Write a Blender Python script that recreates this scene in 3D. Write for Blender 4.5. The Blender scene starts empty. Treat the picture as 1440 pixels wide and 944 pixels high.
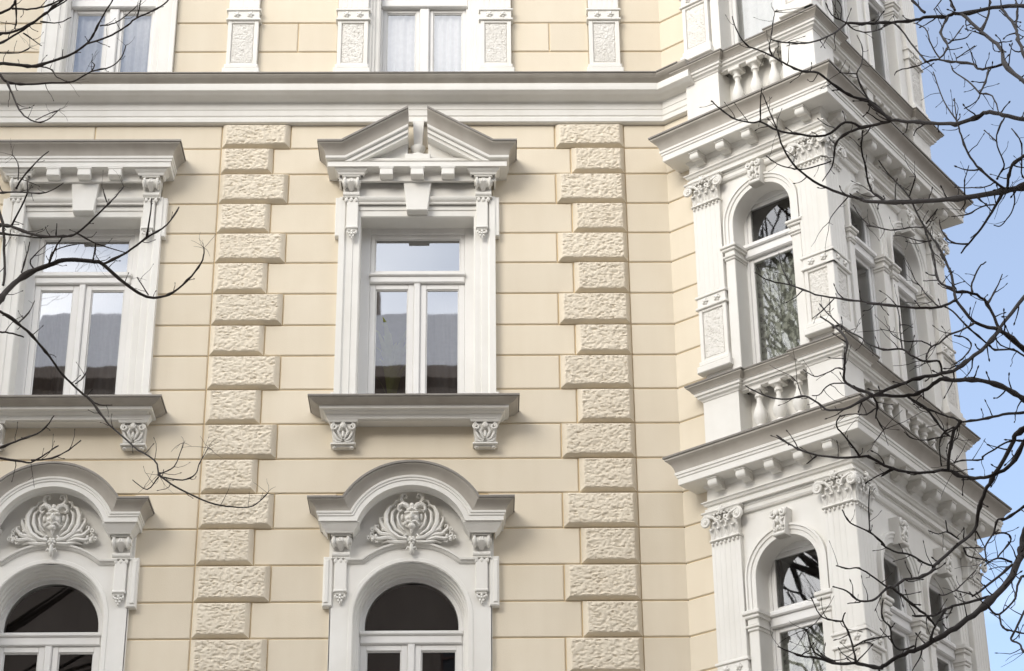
import bpy, bmesh, math, random
from mathutils import Vector, Matrix, noise

random.seed(7)
R = math.radians
scene = bpy.context.scene

# ------------------------------------------------------------------ camera
PITCH, ROLL, YAW, LENS = R(27.292), R(-0.5688), R(0.8231), 75.05
cd = bpy.data.cameras.new('camera')
cam = bpy.data.objects.new('camera', cd)
scene.collection.objects.link(cam)
fw = Vector((math.sin(YAW) * math.cos(PITCH), math.cos(YAW) * math.cos(PITCH), math.sin(PITCH)))
rt0 = Vector((math.cos(YAW), -math.sin(YAW), 0))
up0 = rt0.cross(fw)
rt = rt0 * math.cos(ROLL) + up0 * math.sin(ROLL)
up = up0 * math.cos(ROLL) - rt0 * math.sin(ROLL)
mw = Matrix((rt, up, -fw)).transposed().to_4x4()
mw.translation = (0, -20, 1.7)
cam.matrix_world = mw
cd.sensor_width = 36
cd.lens = LENS
cd.clip_end = 3000
scene.camera = cam
scene.render.resolution_x, scene.render.resolution_y = 1024, 671

# ------------------------------------------------------------------ sky, sun, exposure
SUN = Vector((-0.494, -0.760, 0.423)).normalized()      # towards the hazy sun: front left, 25 degrees up
EXPOSURE = 0.57
world = bpy.data.worlds.new('World')
scene.world = world
world.use_nodes = True
wn, wl = world.node_tree.nodes, world.node_tree.links
bg = wn['Background']
sky = wn.new('ShaderNodeTexSky')
sky.sky_type = 'NISHITA'
sky.sun_disc = False
sky.sun_elevation = math.asin(SUN.z)
sky.sun_rotation = math.atan2(SUN.x, SUN.y) % (2 * math.pi)
sky.air_density = 1.0
sky.dust_density = 0.4
sky.ozone_density = 3.5
tc = wn.new('ShaderNodeTexCoord')
mp = wn.new('ShaderNodeMapping')
mp.inputs['Scale'].default_value = (1, 1, 2.2)
mp.inputs['Location'].default_value = (4.87, 5.71, 3.77)
cn = wn.new('ShaderNodeTexNoise')
cn.inputs['Scale'].default_value = 1.6
cn.inputs['Detail'].default_value = 3.5
cn.inputs['Roughness'].default_value = 0.55
cr = wn.new('ShaderNodeValToRGB')
cr.color_ramp.elements[0].position = 0.415
cr.color_ramp.elements[0].color = (0.075, 0.075, 0.075, 1)   # thin veil everywhere
cr.color_ramp.elements[1].position = 0.60
cm = wn.new('ShaderNodeMix')
cm.data_type = 'RGBA'
cm.inputs['B'].default_value = (21, 21, 21.2, 1)     # thin bright cloud, in the sky's own units
wl.new(tc.outputs['Generated'], mp.inputs['Vector'])
wl.new(mp.outputs['Vector'], cn.inputs['Vector'])
wl.new(cn.outputs['Fac'], cr.inputs['Fac'])
wl.new(cr.outputs['Color'], cm.inputs['Factor'])
wl.new(sky.outputs['Color'], cm.inputs['A'])
wl.new(cm.outputs['Result'], bg.inputs['Color'])
bg.inputs['Strength'].default_value = 0.118
sl = bpy.data.lights.new('sun', 'SUN')
sl.energy = 2.0
sl.angle = R(32)
sl.color = (1.0, 0.94, 0.84)
sun = bpy.data.objects.new('sun', sl)
scene.collection.objects.link(sun)
sun.rotation_euler = SUN.to_track_quat('Z', 'Y').to_euler()
sun.location = SUN * 60
vs = scene.view_settings
vs.view_transform = 'Standard'
vs.look = 'None'
vs.exposure = EXPOSURE
vs.gamma = 1
vs.use_curve_mapping = False
scene.cycles.max_bounces = 4
world.cycles.sampling_method = 'MANUAL'
world.cycles.sample_map_resolution = 512
scene.cycles.transparent_max_bounces = 12
# ------------------------------------------------------------------ materials
def new_mat(name):
    m = bpy.data.materials.new(name)
    m.use_nodes = True
    return m, m.node_tree.nodes, m.node_tree.links, m.node_tree.nodes['Principled BSDF']

def surface(name, col, dark, rough=0.75, grain=55.0, bump=0.12, patch=1.3, streak=0.5, spec=0.25, vary=0.0):
    """painted render: base colour, weathered towards `dark` in patches and rain streaks of their own shape"""
    m, n, l, b = new_mat(name)
    g = n.new('ShaderNodeNewGeometry')
    n1 = n.new('ShaderNodeTexNoise'); n1.inputs['Scale'].default_value = patch
    n1.inputs['Detail'].default_value = 4; n1.inputs['Roughness'].default_value = 0.62
    l.new(g.outputs['Position'], n1.inputs['Vector'])
    mpg = n.new('ShaderNodeMapping'); mpg.inputs['Scale'].default_value = (7, 7, 0.7)
    l.new(g.outputs['Position'], mpg.inputs['Vector'])
    n2 = n.new('ShaderNodeTexNoise'); n2.inputs['Scale'].default_value = 1.0
    n2.inputs['Detail'].default_value = 2
    l.new(mpg.outputs['Vector'], n2.inputs['Vector'])
    mul = n.new('ShaderNodeMath'); mul.operation = 'MULTIPLY'; mul.inputs[1].default_value = streak
    l.new(n2.outputs['Fac'], mul.inputs[0])
    ad = n.new('ShaderNodeMath'); ad.operation = 'ADD'
    l.new(n1.outputs['Fac'], ad.inputs[0]); l.new(mul.outputs[0], ad.inputs[1])
    mr = n.new('ShaderNodeMapRange')
    mr.inputs['From Min'].default_value = 0.35 + 0.35 * streak
    mr.inputs['From Max'].default_value = 0.75 + 0.65 * streak
    l.new(ad.outputs[0], mr.inputs['Value'])
    mx = n.new('ShaderNodeMix'); mx.data_type = 'RGBA'
    mx.inputs['A'].default_value = (*col, 1); mx.inputs['B'].default_value = (*dark, 1)
    l.new(mr.outputs['Result'], mx.inputs['Factor'])
    res = mx.outputs['Result']
    if vary:                                                       # each block mixed a little differently
        oi = n.new('ShaderNodeObjectInfo')
        v = n.new('ShaderNodeMapRange'); v.inputs['To Min'].default_value = 1 - vary; v.inputs['To Max'].default_value = 1.0 + vary * .4
        l.new(oi.outputs['Random'], v.inputs['Value'])
        hs = n.new('ShaderNodeHueSaturation'); l.new(v.outputs['Result'], hs.inputs['Value']); l.new(res, hs.inputs['Color'])
        res = hs.outputs['Color']
    l.new(res, b.inputs['Base Color'])
    n3 = n.new('ShaderNodeTexNoise'); n3.inputs['Scale'].default_value = grain
    n3.inputs['Detail'].default_value = 2
    l.new(g.outputs['Position'], n3.inputs['Vector'])
    bp = n.new('ShaderNodeBump'); bp.inputs['Strength'].default_value = bump
    bp.inputs['Distance'].default_value = 0.01
    l.new(n3.outputs['Fac'], bp.inputs['Height']); l.new(bp.outputs['Normal'], b.inputs['Normal'])
    b.inputs['Roughness'].default_value = rough
    b.inputs['Specular IOR Level'].default_value = spec
    return m

def plain(name, col, rough=0.6, metal=0.0):
    m, n, l, b = new_mat(name)
    g = n.new('ShaderNodeNewGeometry')
    t = n.new('ShaderNodeTexNoise'); t.inputs['Scale'].default_value = 9; t.inputs['Detail'].default_value = 5
    l.new(g.outputs['Position'], t.inputs['Vector'])
    mx = n.new('ShaderNodeMix'); mx.data_type = 'RGBA'
    mx.inputs['A'].default_value = (*[c * 0.8 for c in col], 1); mx.inputs['B'].default_value = (*[min(1, c * 1.2) for c in col], 1)
    l.new(t.outputs['Fac'], mx.inputs['Factor']); l.new(mx.outputs['Result'], b.inputs['Base Color'])
    b.inputs['Roughness'].default_value = rough; b.inputs['Metallic'].default_value = metal
    return m

def glass_mat(name, tint, refl):
    m, n, l, b = new_mat(name)
    n.remove(b)
    out = n['Material Output']
    tr = n.new('ShaderNodeBsdfTransparent'); tr.inputs['Color'].default_value = (*tint, 1)
    gl = n.new('ShaderNodeBsdfGlossy'); gl.inputs['Roughness'].default_value = 0.015
    g = n.new('ShaderNodeNewGeometry')
    t = n.new('ShaderNodeTexNoise'); t.inputs['Scale'].default_value = 2.2
    l.new(g.outputs['Position'], t.inputs['Vector'])
    bp = n.new('ShaderNodeBump'); bp.inputs['Strength'].default_value = 0.012; bp.inputs['Distance'].default_value = 0.03
    l.new(t.outputs['Fac'], bp.inputs['Height']); l.new(bp.outputs['Normal'], gl.inputs['Normal'])
    fr = n.new('ShaderNodeFresnel'); fr.inputs['IOR'].default_value = 1.52
    mr = n.new('ShaderNodeMapRange')
    mr.inputs['From Min'].default_value = 0.0; mr.inputs['From Max'].default_value = 1.0
    mr.inputs['To Min'].default_value = refl; mr.inputs['To Max'].default_value = 1.0
    l.new(fr.outputs['Fac'], mr.inputs['Value'])
    mx = n.new('ShaderNodeMixShader')
    l.new(mr.outputs['Result'], mx.inputs['Fac']); l.new(tr.outputs[0], mx.inputs[1]); l.new(gl.outputs[0], mx.inputs[2])
    l.new(mx.outputs[0], out.inputs['Surface'])
    return m

def cloth(name, col, trans, lace=0.0):
    m, n, l, b = new_mat(name)
    out = n['Material Output']
    b.inputs['Base Color'].default_value = (*col, 1); b.inputs['Roughness'].default_value = 0.9
    g = n.new('ShaderNodeNewGeometry')
    t = n.new('ShaderNodeTexNoise'); t.inputs['Scale'].default_value = 17; t.inputs['Detail'].default_value = 3
    l.new(g.outputs['Position'], t.inputs['Vector'])
    mr = n.new('ShaderNodeMapRange')
    mr.inputs['From Min'].default_value = 0.42; mr.inputs['From Max'].default_value = 0.58
    mr.inputs['To Min'].default_value = max(0, trans - lace); mr.inputs['To Max'].default_value = min(1, trans + lace)
    l.new(t.outputs['Fac'], mr.inputs['Value'])
    tr = n.new('ShaderNodeBsdfTransparent')
    mx = n.new('ShaderNodeMixShader')
    l.new(mr.outputs['Result'], mx.inputs['Fac']); l.new(b.outputs[0], mx.inputs[1]); l.new(tr.outputs[0], mx.inputs[2])
    l.new(mx.outputs[0], out.inputs['Surface'])
    return m

M = dict(
    beige=surface('beige_render', (0.715, 0.64, 0.512), (0.66, 0.58, 0.45), vary=0.05, grain=70, bump=0.10, patch=0.9, streak=0.45),
    joint=surface('joint_render', (0.74, 0.60, 0.385), (0.66, 0.52, 0.31), grain=70, bump=0.1),  # yellower than the blocks: warm bounce inside the grooves is put into this colour
    quoin=surface('rough_beige_render', (0.715, 0.645, 0.525), (0.66, 0.585, 0.465), vary=0.05, grain=38, bump=0.35, patch=2.0, streak=0.3),
    white=surface('white_paint', (0.765, 0.75, 0.71), (0.685, 0.665, 0.615), rough=0.6, grain=60, bump=0.06, patch=1.6, streak=0.5),
    relief=surface('rough_white_render', (0.735, 0.715, 0.67), (0.64, 0.615, 0.565), grain=90, bump=0.4, patch=3, streak=0.2),
    frame=surface('white_joinery', (0.765, 0.755, 0.735), (0.70, 0.69, 0.665), rough=0.4, grain=25, bump=0.02, patch=2, streak=0.4, spec=0.4),
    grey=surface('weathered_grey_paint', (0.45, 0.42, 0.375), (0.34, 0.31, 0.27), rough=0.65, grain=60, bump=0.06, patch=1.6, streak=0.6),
    zinc=plain('weathered_zinc', (0.20, 0.185, 0.165), 0.55, 0.3),
    glass=glass_mat('window_glass', (0.74, 0.76, 0.77), 0.42),
    bay_glass=glass_mat('bay_window_glass', (0.82, 0.83, 0.82), 0.14),
    top_glass=glass_mat('upper_window_glass', (0.95, 0.955, 0.96), 0.25),
    low_glass=glass_mat('lower_window_glass', (0.72, 0.72, 0.72), 0.13),
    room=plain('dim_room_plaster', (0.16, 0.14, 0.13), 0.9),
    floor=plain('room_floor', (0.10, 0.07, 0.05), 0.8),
    net=cloth('white_net', (0.84, 0.84, 0.84), 0.06, 0.03),
    lace=cloth('lace_net', (0.58, 0.60, 0.52), 0.34, 0.30),
    drape=cloth('grey_drape', (0.30, 0.28, 0.28), 0.04),
    dark_drape=cloth('dark_drape', (0.035, 0.025, 0.028), 0.0),
    blind=cloth('charcoal_blind', (0.03, 0.026, 0.024), 0.0),
    bark=plain('bark', (0.020, 0.014, 0.011), 0.9),
    leaf=plain('house_plant_leaf', (0.36, 0.40, 0.07), 0.5),
    pot=plain('dark_pot', (0.03, 0.03, 0.035), 0.5),
    asphalt=plain('asphalt', (0.05, 0.05, 0.052), 0.9),
    paving=plain('paving', (0.26, 0.25, 0.235), 0.85),
    soil=plain('ground', (0.10, 0.095, 0.08), 0.95),
    ochre=surface('opposite_render', (0.20, 0.165, 0.14), (0.15, 0.12, 0.10)),
    rooftile=plain('roof_tile', (0.10, 0.055, 0.045), 0.8),
    sheetroof=plain('grey_sheet_roof', (0.42, 0.42, 0.44), 0.6),
)

# ------------------------------------------------------------------ mesh helpers
def link(o, parent=None):
    scene.collection.objects.link(o)
    if parent is not None:
        o.parent = parent
    return o

def tag(o, label=None, cat=None, group=None, kind=None):
    for k, v in (('label', label), ('category', cat), ('group', group), ('kind', kind)):
        if v: o[k] = v
    return o

def empty(name, loc=(0, 0, 0)):
    o = bpy.data.objects.new(name, None)
    o.location = loc
    return link(o)

class Fr:
    """a vertical face: u runs along it, out leaves it, z is up"""
    def __init__(s, o, d, n):
        s.o, s.d, s.n = Vector(o), Vector(d), Vector(n)
    def P(s, u, out, z):
        return s.o + s.d * u + s.n * out + Vector((0, 0, z))
    def at(s, u, out=0.0, z=0.0):
        return Fr(s.o + s.d * u + s.n * out + Vector((0, 0, z)), s.d, s.n)
    def mat(s):
        return Matrix((s.d, -s.n, Vector((0, 0, 1)))).transposed().to_4x4()

LOCAL = Fr((0, 0, 0), (1, 0, 0), (0, -1, 0))

class G:
    def __init__(s): s.v, s.f = [], []
    def add(s, vs_, fs):
        b = len(s.v); s.v += [tuple(p) for p in vs_]; s.f += [tuple(b + i for i in f) for f in fs]
        return s
    def box(s, fr, u0, u1, o0, o1, z0, z1, c=0.004):
        """box on a face, its front edges chamfered"""
        c = min(c, (u1 - u0) * .4, (z1 - z0) * .4, (o1 - o0) * .8)
        P = fr.P
        ring = lambda a, o: [P(u0 + a, o, z0 + a), P(u1 - a, o, z0 + a), P(u1 - a, o, z1 - a), P(u0 + a, o, z1 - a)]
        vs_ = ring(0, o0) + ring(0, o1 - c) + ring(c, o1)
        fs = [(3, 2, 1, 0), (8, 9, 10, 11)]
        for k in (0, 4):
            for i in range(4):
                j = (i + 1) % 4
                fs.append((k + i, k + j, k + 4 + j, k + 4 + i))
        return s.add(vs_, fs)
    def prism(s, fr, poly, o0, o1, c=0.0):
        n = len(poly)
        cu = sum(p[0] for p in poly) / n; cz = sum(p[1] for p in poly) / n
        sh = lambda u, z, k: (cu + (u - cu) * k, cz + (z - cz) * k)
        vs_ = [fr.P(u, o0, z) for u, z in poly] + [fr.P(u, o1 - c, z) for u, z in poly]
        fs = [tuple(reversed(range(n)))] + [(i, (i + 1) % n, n + (i + 1) % n, n + i) for i in range(n)]
        if c > 0:
            size = max(max(abs(u - cu), abs(z - cz)) for u, z in poly)
            k = 1 - c / size
            vs_ += [fr.P(*(lambda q: (q[0], o1, q[1]))(sh(u, z, k))) for u, z in poly]
            fs += [(n + i, n + (i + 1) % n, 2 * n + (i + 1) % n, 2 * n + i) for i in range(n)]
            fs.append(tuple(range(2 * n, 3 * n)))
        else:
            fs.append(tuple(range(n, 2 * n)))
        return s.add(vs_, fs)
    def rows(s, rows, caps=True, closed=False):
        n = len(rows[0])
        vs_ = [p for r in rows for p in r]
        fs = []
        m = len(rows)
        for k in range(m - 1 + (1 if closed else 0)):
            a, b = k * n, ((k + 1) % m) * n
            for i in range(n - 1):
                fs.append((a + i, a + i + 1, b + i + 1, b + i))
        if caps:
            fs.append(tuple(k * n for k in range(m)))
            fs.append(tuple(k * n + n - 1 for k in reversed(range(m))))
        return s.add(vs_, fs)
    def plan(s, path, prof, caps=True):
        """sweep a (projection, z) profile along a plan path, out on its right hand"""
        return s.rows([[Vector((x, y, z)) for x, y in offset(path, p)] for p, z in prof], caps)
    def face_sweep(s, fr, path, prof, caps=True):
        """sweep an (outward offset, out) profile along a (u, z) path on a face, outward on its left hand"""
        return s.rows([[fr.P(u, o, z) for u, z in offset(path, -w)] for w, o in prof], caps)
    def tube(s, pts, rad, sides=6, cap=True):
        pts = [Vector(p) for p in pts]
        n = len(pts)
        if not isinstance(rad, (list, tuple)): rad = [rad] * n
        vs_, fs = [], []
        t0 = (pts[1] - pts[0]).normalized()
        a = t0.orthogonal().normalized()
        for i in range(n):
            t = (pts[min(i + 1, n - 1)] - pts[max(i - 1, 0)])
            if t.length < 1e-9: t = t0
            t = t.normalized()
            a = a - t * a.dot(t)
            if a.length < 1e-6: a = t.orthogonal()
            a = a.normalized()
            b = t.cross(a)
            for k in range(sides):
                q = 2 * math.pi * k / sides
                vs_.append(pts[i] + (a * math.cos(q) + b * math.sin(q)) * rad[i])
        for i in range(n - 1):
            for k in range(sides):
                j = (k + 1) % sides
                fs.append((i * sides + k, i * sides + j, (i + 1) * sides + j, (i + 1) * sides + k))
        if cap:
            fs.append(tuple(reversed(range(sides))))
            fs.append(tuple((n - 1) * sides + k for k in range(sides)))
        return s.add(vs_, fs)
    def ball(s, fr, u, o, z, ru, ro, rz, seg=8, ring=5):
        vs_, fs = [fr.P(u, o, z + rz)], []
        for i in range(1, ring):
            a = math.pi * i / ring
            for k in range(seg):
                q = 2 * math.pi * k / seg
                vs_.append(fr.P(u + ru * math.sin(a) * math.cos(q), o + ro * math.sin(a) * math.sin(q), z + rz * math.cos(a)))
        vs_.append(fr.P(u, o, z - rz))
        for k in range(seg): fs.append((0, 1 + k, 1 + (k + 1) % seg))
        for i in range(ring - 2):
            for k in range(seg):
                a = 1 + i * seg
                fs.append((a + k, a + seg + k, a + seg + (k + 1) % seg, a + (k + 1) % seg))
        e = len(vs_) - 1
        a = 1 + (ring - 2) * seg
        for k in range(seg): fs.append((a + k, e, a + (k + 1) % seg))
        return s.add(vs_, fs)
    def lathe(s, c, prof, seg=12):
        vs_, fs = [], []
        for r_, z in prof:
            for k in range(seg):
                q = 2 * math.pi * k / seg
                vs_.append((c[0] + r_ * math.cos(q), c[1] + r_ * math.sin(q), c[2] + z))
        for i in range(len(prof) - 1):
            for k in range(seg):
                j = (k + 1) % seg
                fs.append((i * seg + k, i * seg + j, (i + 1) * seg + j, (i + 1) * seg + k))
        fs.append(tuple(reversed(range(seg)))); fs.append(tuple((len(prof) - 1) * seg + k for k in range(seg)))
        return s.add(vs_, fs)
    def mesh(s, name, mat, smooth=None, recalc=True):
        me = bpy.data.meshes.new(name)
        me.from_pydata(s.v, [], s.f)
        bm = bmesh.new(); bm.from_mesh(me)
        if recalc: bmesh.ops.recalc_face_normals(bm, faces=bm.faces)
        bm.to_mesh(me); bm.free()
        if smooth:
            for p in me.polygons: p.use_smooth = True
            me.set_sharp_from_angle(angle=R(smooth))
        me.materials.append(M[mat])
        return me
    def obj(s, name, mat, parent=None, smooth=None, recalc=True):
        return link(bpy.data.objects.new(name, s.mesh(name, mat, smooth, recalc)), parent)

def offset(path, d):
    """offset an open 2D polyline to its right hand by d with mitred corners"""
    n = len(path)
    nr = []
    for i in range(n - 1):
        dx, dy = path[i + 1][0] - path[i][0], path[i + 1][1] - path[i][1]
        L = math.hypot(dx, dy)
        nr.append((dy / L, -dx / L))
    out = []
    for i in range(n):
        a = nr[max(i - 1, 0)]; b = nr[min(i, n - 2)]
        k = 1 + a[0] * b[0] + a[1] * b[1]
        out.append((path[i][0] + d * (a[0] + b[0]) / k, path[i][1] + d * (a[1] + b[1]) / k))
    return out

def inst(name, mesh, fr, u, out, z, parent, flip=False, scale=None):
    """place a shared mesh (modelled in LOCAL) on a face"""
    o = bpy.data.objects.new(name, mesh)
    m = fr.mat(); m.translation = fr.P(u, out, z)
    o.matrix_world = m
    if scale or flip:
        sx, sy, sz = scale or (1, 1, 1)
        o.scale = (-sx if flip else sx, sy, sz)
    return link(o, parent)

def arc(cu, cz, r, a0, a1, n):
    return [(cu + r * math.cos(R(a0 + (a1 - a0) * i / n)), cz + r * math.sin(R(a0 + (a1 - a0) * i / n))) for i in range(n + 1)]

def arch_path(hw, zb, zs, n=20, uc=0.0):
    return [(uc - hw, zb)] + arc(uc, zs, hw, 180, 0, n) + [(uc + hw, zb)]

def arch_wall(g, fr, u0, u1, z0, z1, uc, hw, zb, zs, out, n=20):
    """flat sheet with a round-headed opening"""
    P = fr.P
    q = lambda a, b, c, d: g.add([P(a, out, c), P(b, out, c), P(b, out, d), P(a, out, d)], [(0, 1, 2, 3)])
    if zb > z0: q(uc - hw, uc + hw, z0, zb)
    q(u0, uc - hw, z0, zs); q(uc + hw, u1, z0, zs)
    q(u0, uc - hw, zs, z1); q(uc + hw, u1, zs, z1)
    a = arc(uc, zs, hw, 180, 0, n)
    for i in range(n):
        g.add([P(a[i][0], out, a[i][1]), P(a[i + 1][0], out, a[i + 1][1]), P(a[i + 1][0], out, z1), P(a[i][0], out, z1)], [(0, 1, 2, 3)])

def rough_grid(g, fr, u0, u1, z0, z1, out, amp, step, seed, fx=15.0, fz=24.0, skirt=0.01):
    """hewn face: a fine grid pushed out unevenly, chips and hollows of its own"""
    nu = max(4, int((u1 - u0) / step)); nz = max(4, int((z1 - z0) / step))
    vs_, fs = [], []
    for j in range(nz + 1):
        for i in range(nu + 1):
            u = u0 + (u1 - u0) * i / nu; z = z0 + (z1 - z0) * j / nz
            p = Vector((u * fx + seed * 3.7, z * fz + seed * 1.3, seed * 2.1))
            w = noise.noise_vector(p * 0.6) * 0.6
            d = noise.voronoi(p + w)[0]
            h = 1.0 - 1.35 * d[0] + 0.55 * noise.noise(p * 1.7) + 0.3 * noise.noise(p * 0.45)
            if h > 0.42: h = 0.42 + (h - 0.42) * 0.28                  # broken flat on top, chipped between
            e = min(i, nu - i, 1e9) ; e2 = min(j, nz - j)
            k = 0.0 if (e == 0 or e2 == 0) else 1.0
            o = out + (amp * max(-0.55, h) if k else -skirt)
            vs_.append(fr.P(u, o, z))
    for j in range(nz):
        for i in range(nu):
            a = j * (nu + 1) + i
            fs.append((a, a + 1, a + nu + 2, a + nu + 1))
    g.add(vs_, fs)
# ------------------------------------------------------------------ plan of the house
AA, BB = R(40.528), R(54.218)
BEND = Vector((2.005, 0, 0))
D1 = Vector((math.cos(AA), -math.sin(AA), 0)); N1 = Vector((-math.sin(AA), -math.cos(AA), 0))
D2 = Vector((math.cos(BB), math.sin(BB), 0)); N2 = Vector((math.sin(BB), -math.cos(BB), 0))
D3 = Vector((-math.sin(BB), math.cos(BB), 0)); N3 = D2
PIL = 0.10                                      # pilaster plane of the bay, in front of the flank wall
S0, S1, T1 = 0.383, 2.036, 2.87                 # bay: pilaster edge, corner, length of the second side
C1 = BEND + N1 * PIL + D1 * S1
C2 = C1 + D2 * T1
C3 = C2 + D3 * 2.2
FA = Fr((0, 0, 0), (1, 0, 0), (0, -1, 0))
F1 = Fr(BEND, D1, N1)
F2 = Fr(C1 - N2 * PIL, D2, N2)
F3 = Fr(C2 - N3 * PIL, D3, N3)
xy = lambda v: (v.x, v.y)
XL, XR = -9.6, 2.005
Z_TOP = 18.6

# ------------------------------------------------------------------ ground and street
def sheet(name, x0, x1, y0, y1, z, mat):
    o = G().add([(x0, y0, z), (x1, y0, z), (x1, y1, z), (x0, y1, z)], [(0, 1, 2, 3)]).obj(name, mat)
    return tag(o, kind='structure')
sheet('ground', -900, 900, -900, 900, 0.0, 'soil')
sheet('road', -200, 200, -22.5, -13.0, 0.004, 'asphalt')
pv = G(); pv.add([(-200, -13, 0), (200, -13, 0), (200, -13, .13), (-200, -13, .13), (-200, 3, .13), (200, 3, .13)], [(0, 1, 2, 3), (3, 2, 5, 4)])
tag(pv.obj('pavement', 'paving'), kind='structure')
pv = G(); pv.add([(-200, -22.5, 0), (200, -22.5, 0), (200, -22.5, .13), (-200, -22.5, .13), (-200, -27.9, .13), (200, -27.9, .13)], [(0, 1, 2, 3), (3, 2, 5, 4)])
tag(pv.obj('pavement', 'paving'), kind='structure')

# ------------------------------------------------------------------ house root
house = empty('apartment_house')
tag(house, 'cream and white stucco corner apartment house with ornate windows and white corner bay', 'house')

TOPW = [(-0.68, 'pil'), (-4.25, 'plain')]                      # window axes per floor, centre and left
MIDW = [(-0.725, True), (-4.32, False)]
LOWW = [-0.738, -4.32]
JZ = [14.655, 14.347, 14.016, 13.64, 13.269, 12.904, 12.527, 12.151, 11.789, 11.395, 11.0, 10.607, 10.224, 9.84, 9.447, 9.06, 8.68,
      8.30, 7.92, 7.54, 7.16, 6.78, 6.40]
QL = (-2.895, -2.137, -2.317); QR = (1.55, 0.785, 0.955)
RELD = 0.017

# backing wall with its openings
holes = [(a - .61, a + .61, 11.2, 13.44) for a, _ in MIDW] + [(a - .565, a + .565, 6.9, 9.45) for a in LOWW] + \
        [(a - (.60 if k == 'pil' else .50), a + (.60 if k == 'pil' else .50), 15.14, 17.6) for a, k in TOPW]
g = G()
us = sorted({XL, XR} | {h[0] for h in holes} | {h[1] for h in holes})
zs_ = sorted({0.0, Z_TOP} | {h[2] for h in holes} | {h[3] for h in holes})
for i in range(len(us) - 1):
    for j in range(len(zs_) - 1):
        uc, zc = (us[i] + us[i + 1]) / 2, (zs_[j] + zs_[j + 1]) / 2
        if any(h[0] < uc < h[1] and h[2] < zc < h[3] for h in holes): continue
        g.add([FA.P(us[i], -RELD, zs_[j]), FA.P(us[i + 1], -RELD, zs_[j]), FA.P(us[i + 1], -RELD, zs_[j + 1]), FA.P(us[i], -RELD, zs_[j + 1])], [(0, 1, 2, 3)])
g.add([F1.P(-.0, -RELD, 0), F1.P(.50, -RELD, 0), F1.P(.50, -RELD, Z_TOP), F1.P(-.0, -RELD, Z_TOP)], [(0, 1, 2, 3)])
wall = g.obj('wall', 'joint', house)

def block(u0, u1, z0, z1, name='stone_block'):
    gb = G()
    e, c = 0.004, 0.011
    P = FA.P
    ring = lambda a, o: [P(u0 + a, o, z0 + a), P(u1 - a, o, z0 + a), P(u1 - a, o, z1 - a), P(u0 + a, o, z1 - a)]
    gb.add(ring(e, -RELD), [])
    gb = G().add(ring(e, -RELD) + ring(e + .002, -.009) + ring(e + c, 0), [(8, 9, 10, 11)] +
                 [(k + i, k + (i + 1) % 4, k + 4 + (i + 1) % 4, k + 4 + i) for k in (0, 4) for i in range(4)])
    return gb.obj(name, 'beige', wall)

def bend_block(u0, z0, z1, uend=0.46):
    e, c = 0.004, 0.011
    path = [(u0 + e, 0), xy(BEND), xy(BEND + D1 * uend)]
    prof = [(-RELD, z0 + e), (-.009, z0 + e + .002), (0, z0 + e + c), (0, z1 - e - c), (-.009, z1 - e - .002), (-RELD, z1 - e)]
    gb = G().plan(path, prof)
    return gb.obj('stone_block', 'beige', wall)

def quoin(u0, u1, z0, z1, seed):
    gb = G()
    e = 0.006; pr = 0.054
    cs, cb, ct = 0.046, 0.030, 0.026                               # side, bottom and top bevels
    P = FA.P
    ring = lambda a, lo, hi, o: [P(u0 + a, o, z0 + lo), P(u1 - a, o, z0 + lo), P(u1 - a, o, z1 - hi), P(u0 + a, o, z1 - hi)]
    gb.add(ring(e, e, e, -RELD) + ring(e, e, e, .004) + ring(e + cs, e + cb, e + ct, pr), [(k + i, k + (i + 1) % 4, k + 4 + (i + 1) % 4, k + 4 + i) for k in (0, 4) for i in range(4)])
    rough_grid(gb, FA, u0 + e + cs, u1 - e - cs, z0 + e + cb, z1 - e - ct, pr, 0.0195, 0.0090, seed, fx=24.0, fz=42.0, skirt=0.0)
    return gb.obj('quoin_block', 'quoin', wall, smooth=50)

def course(z0, z1, cuts, skip):
    for a, b in zip(cuts[:-1], cuts[1:]):
        if any(abs(a - s[0]) < 1e-6 and abs(b - s[1]) < 1e-6 for s in skip): continue
        if b - a > .02: block(a, b, z0, z1)

for k in range(len(JZ) - 1):
    z1, z0 = JZ[k], JZ[k + 1]
    long_ = (k % 2 == 0)
    ql = (QL[0], QL[1] if long_ else QL[2]); qr = (QR[1] if long_ else QR[2], QR[0])
    quoin(*ql, z0, z1, k + 1); quoin(*qr, z0, z1, k + 41)
    bend_block(QR[0], z0, z1)
    cuts = [XL]
    segs = []
    zc = (z0 + z1) / 2
    if 11.1 < zc < 14.1: hw, axes = .80, [a for a, _ in MIDW]
    elif zc < 10.05: hw, axes = .765, LOWW
    else: hw, axes = 0, []
    def run(a, b, joints):
        pts = [a] + [j for j in joints if a + .15 < j < b - .15] + [b]
        for p, q in zip(pts[:-1], pts[1:]): block(p, q, z0, z1)
    lj = [-8.1 + (.75 if k % 2 else 0), -6.4 + (.75 if k % 2 else 0)]
    if axes:
        run(XL, axes[1] - hw, lj); run(axes[1] + hw, ql[0], [])
        run(ql[1], axes[0] - hw, []); run(axes[0] + hw, qr[0], [])
    else:
        run(XL, ql[0], lj + ([-4.30] if k == 0 else []))
        run(ql[1], qr[0], [])
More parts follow.
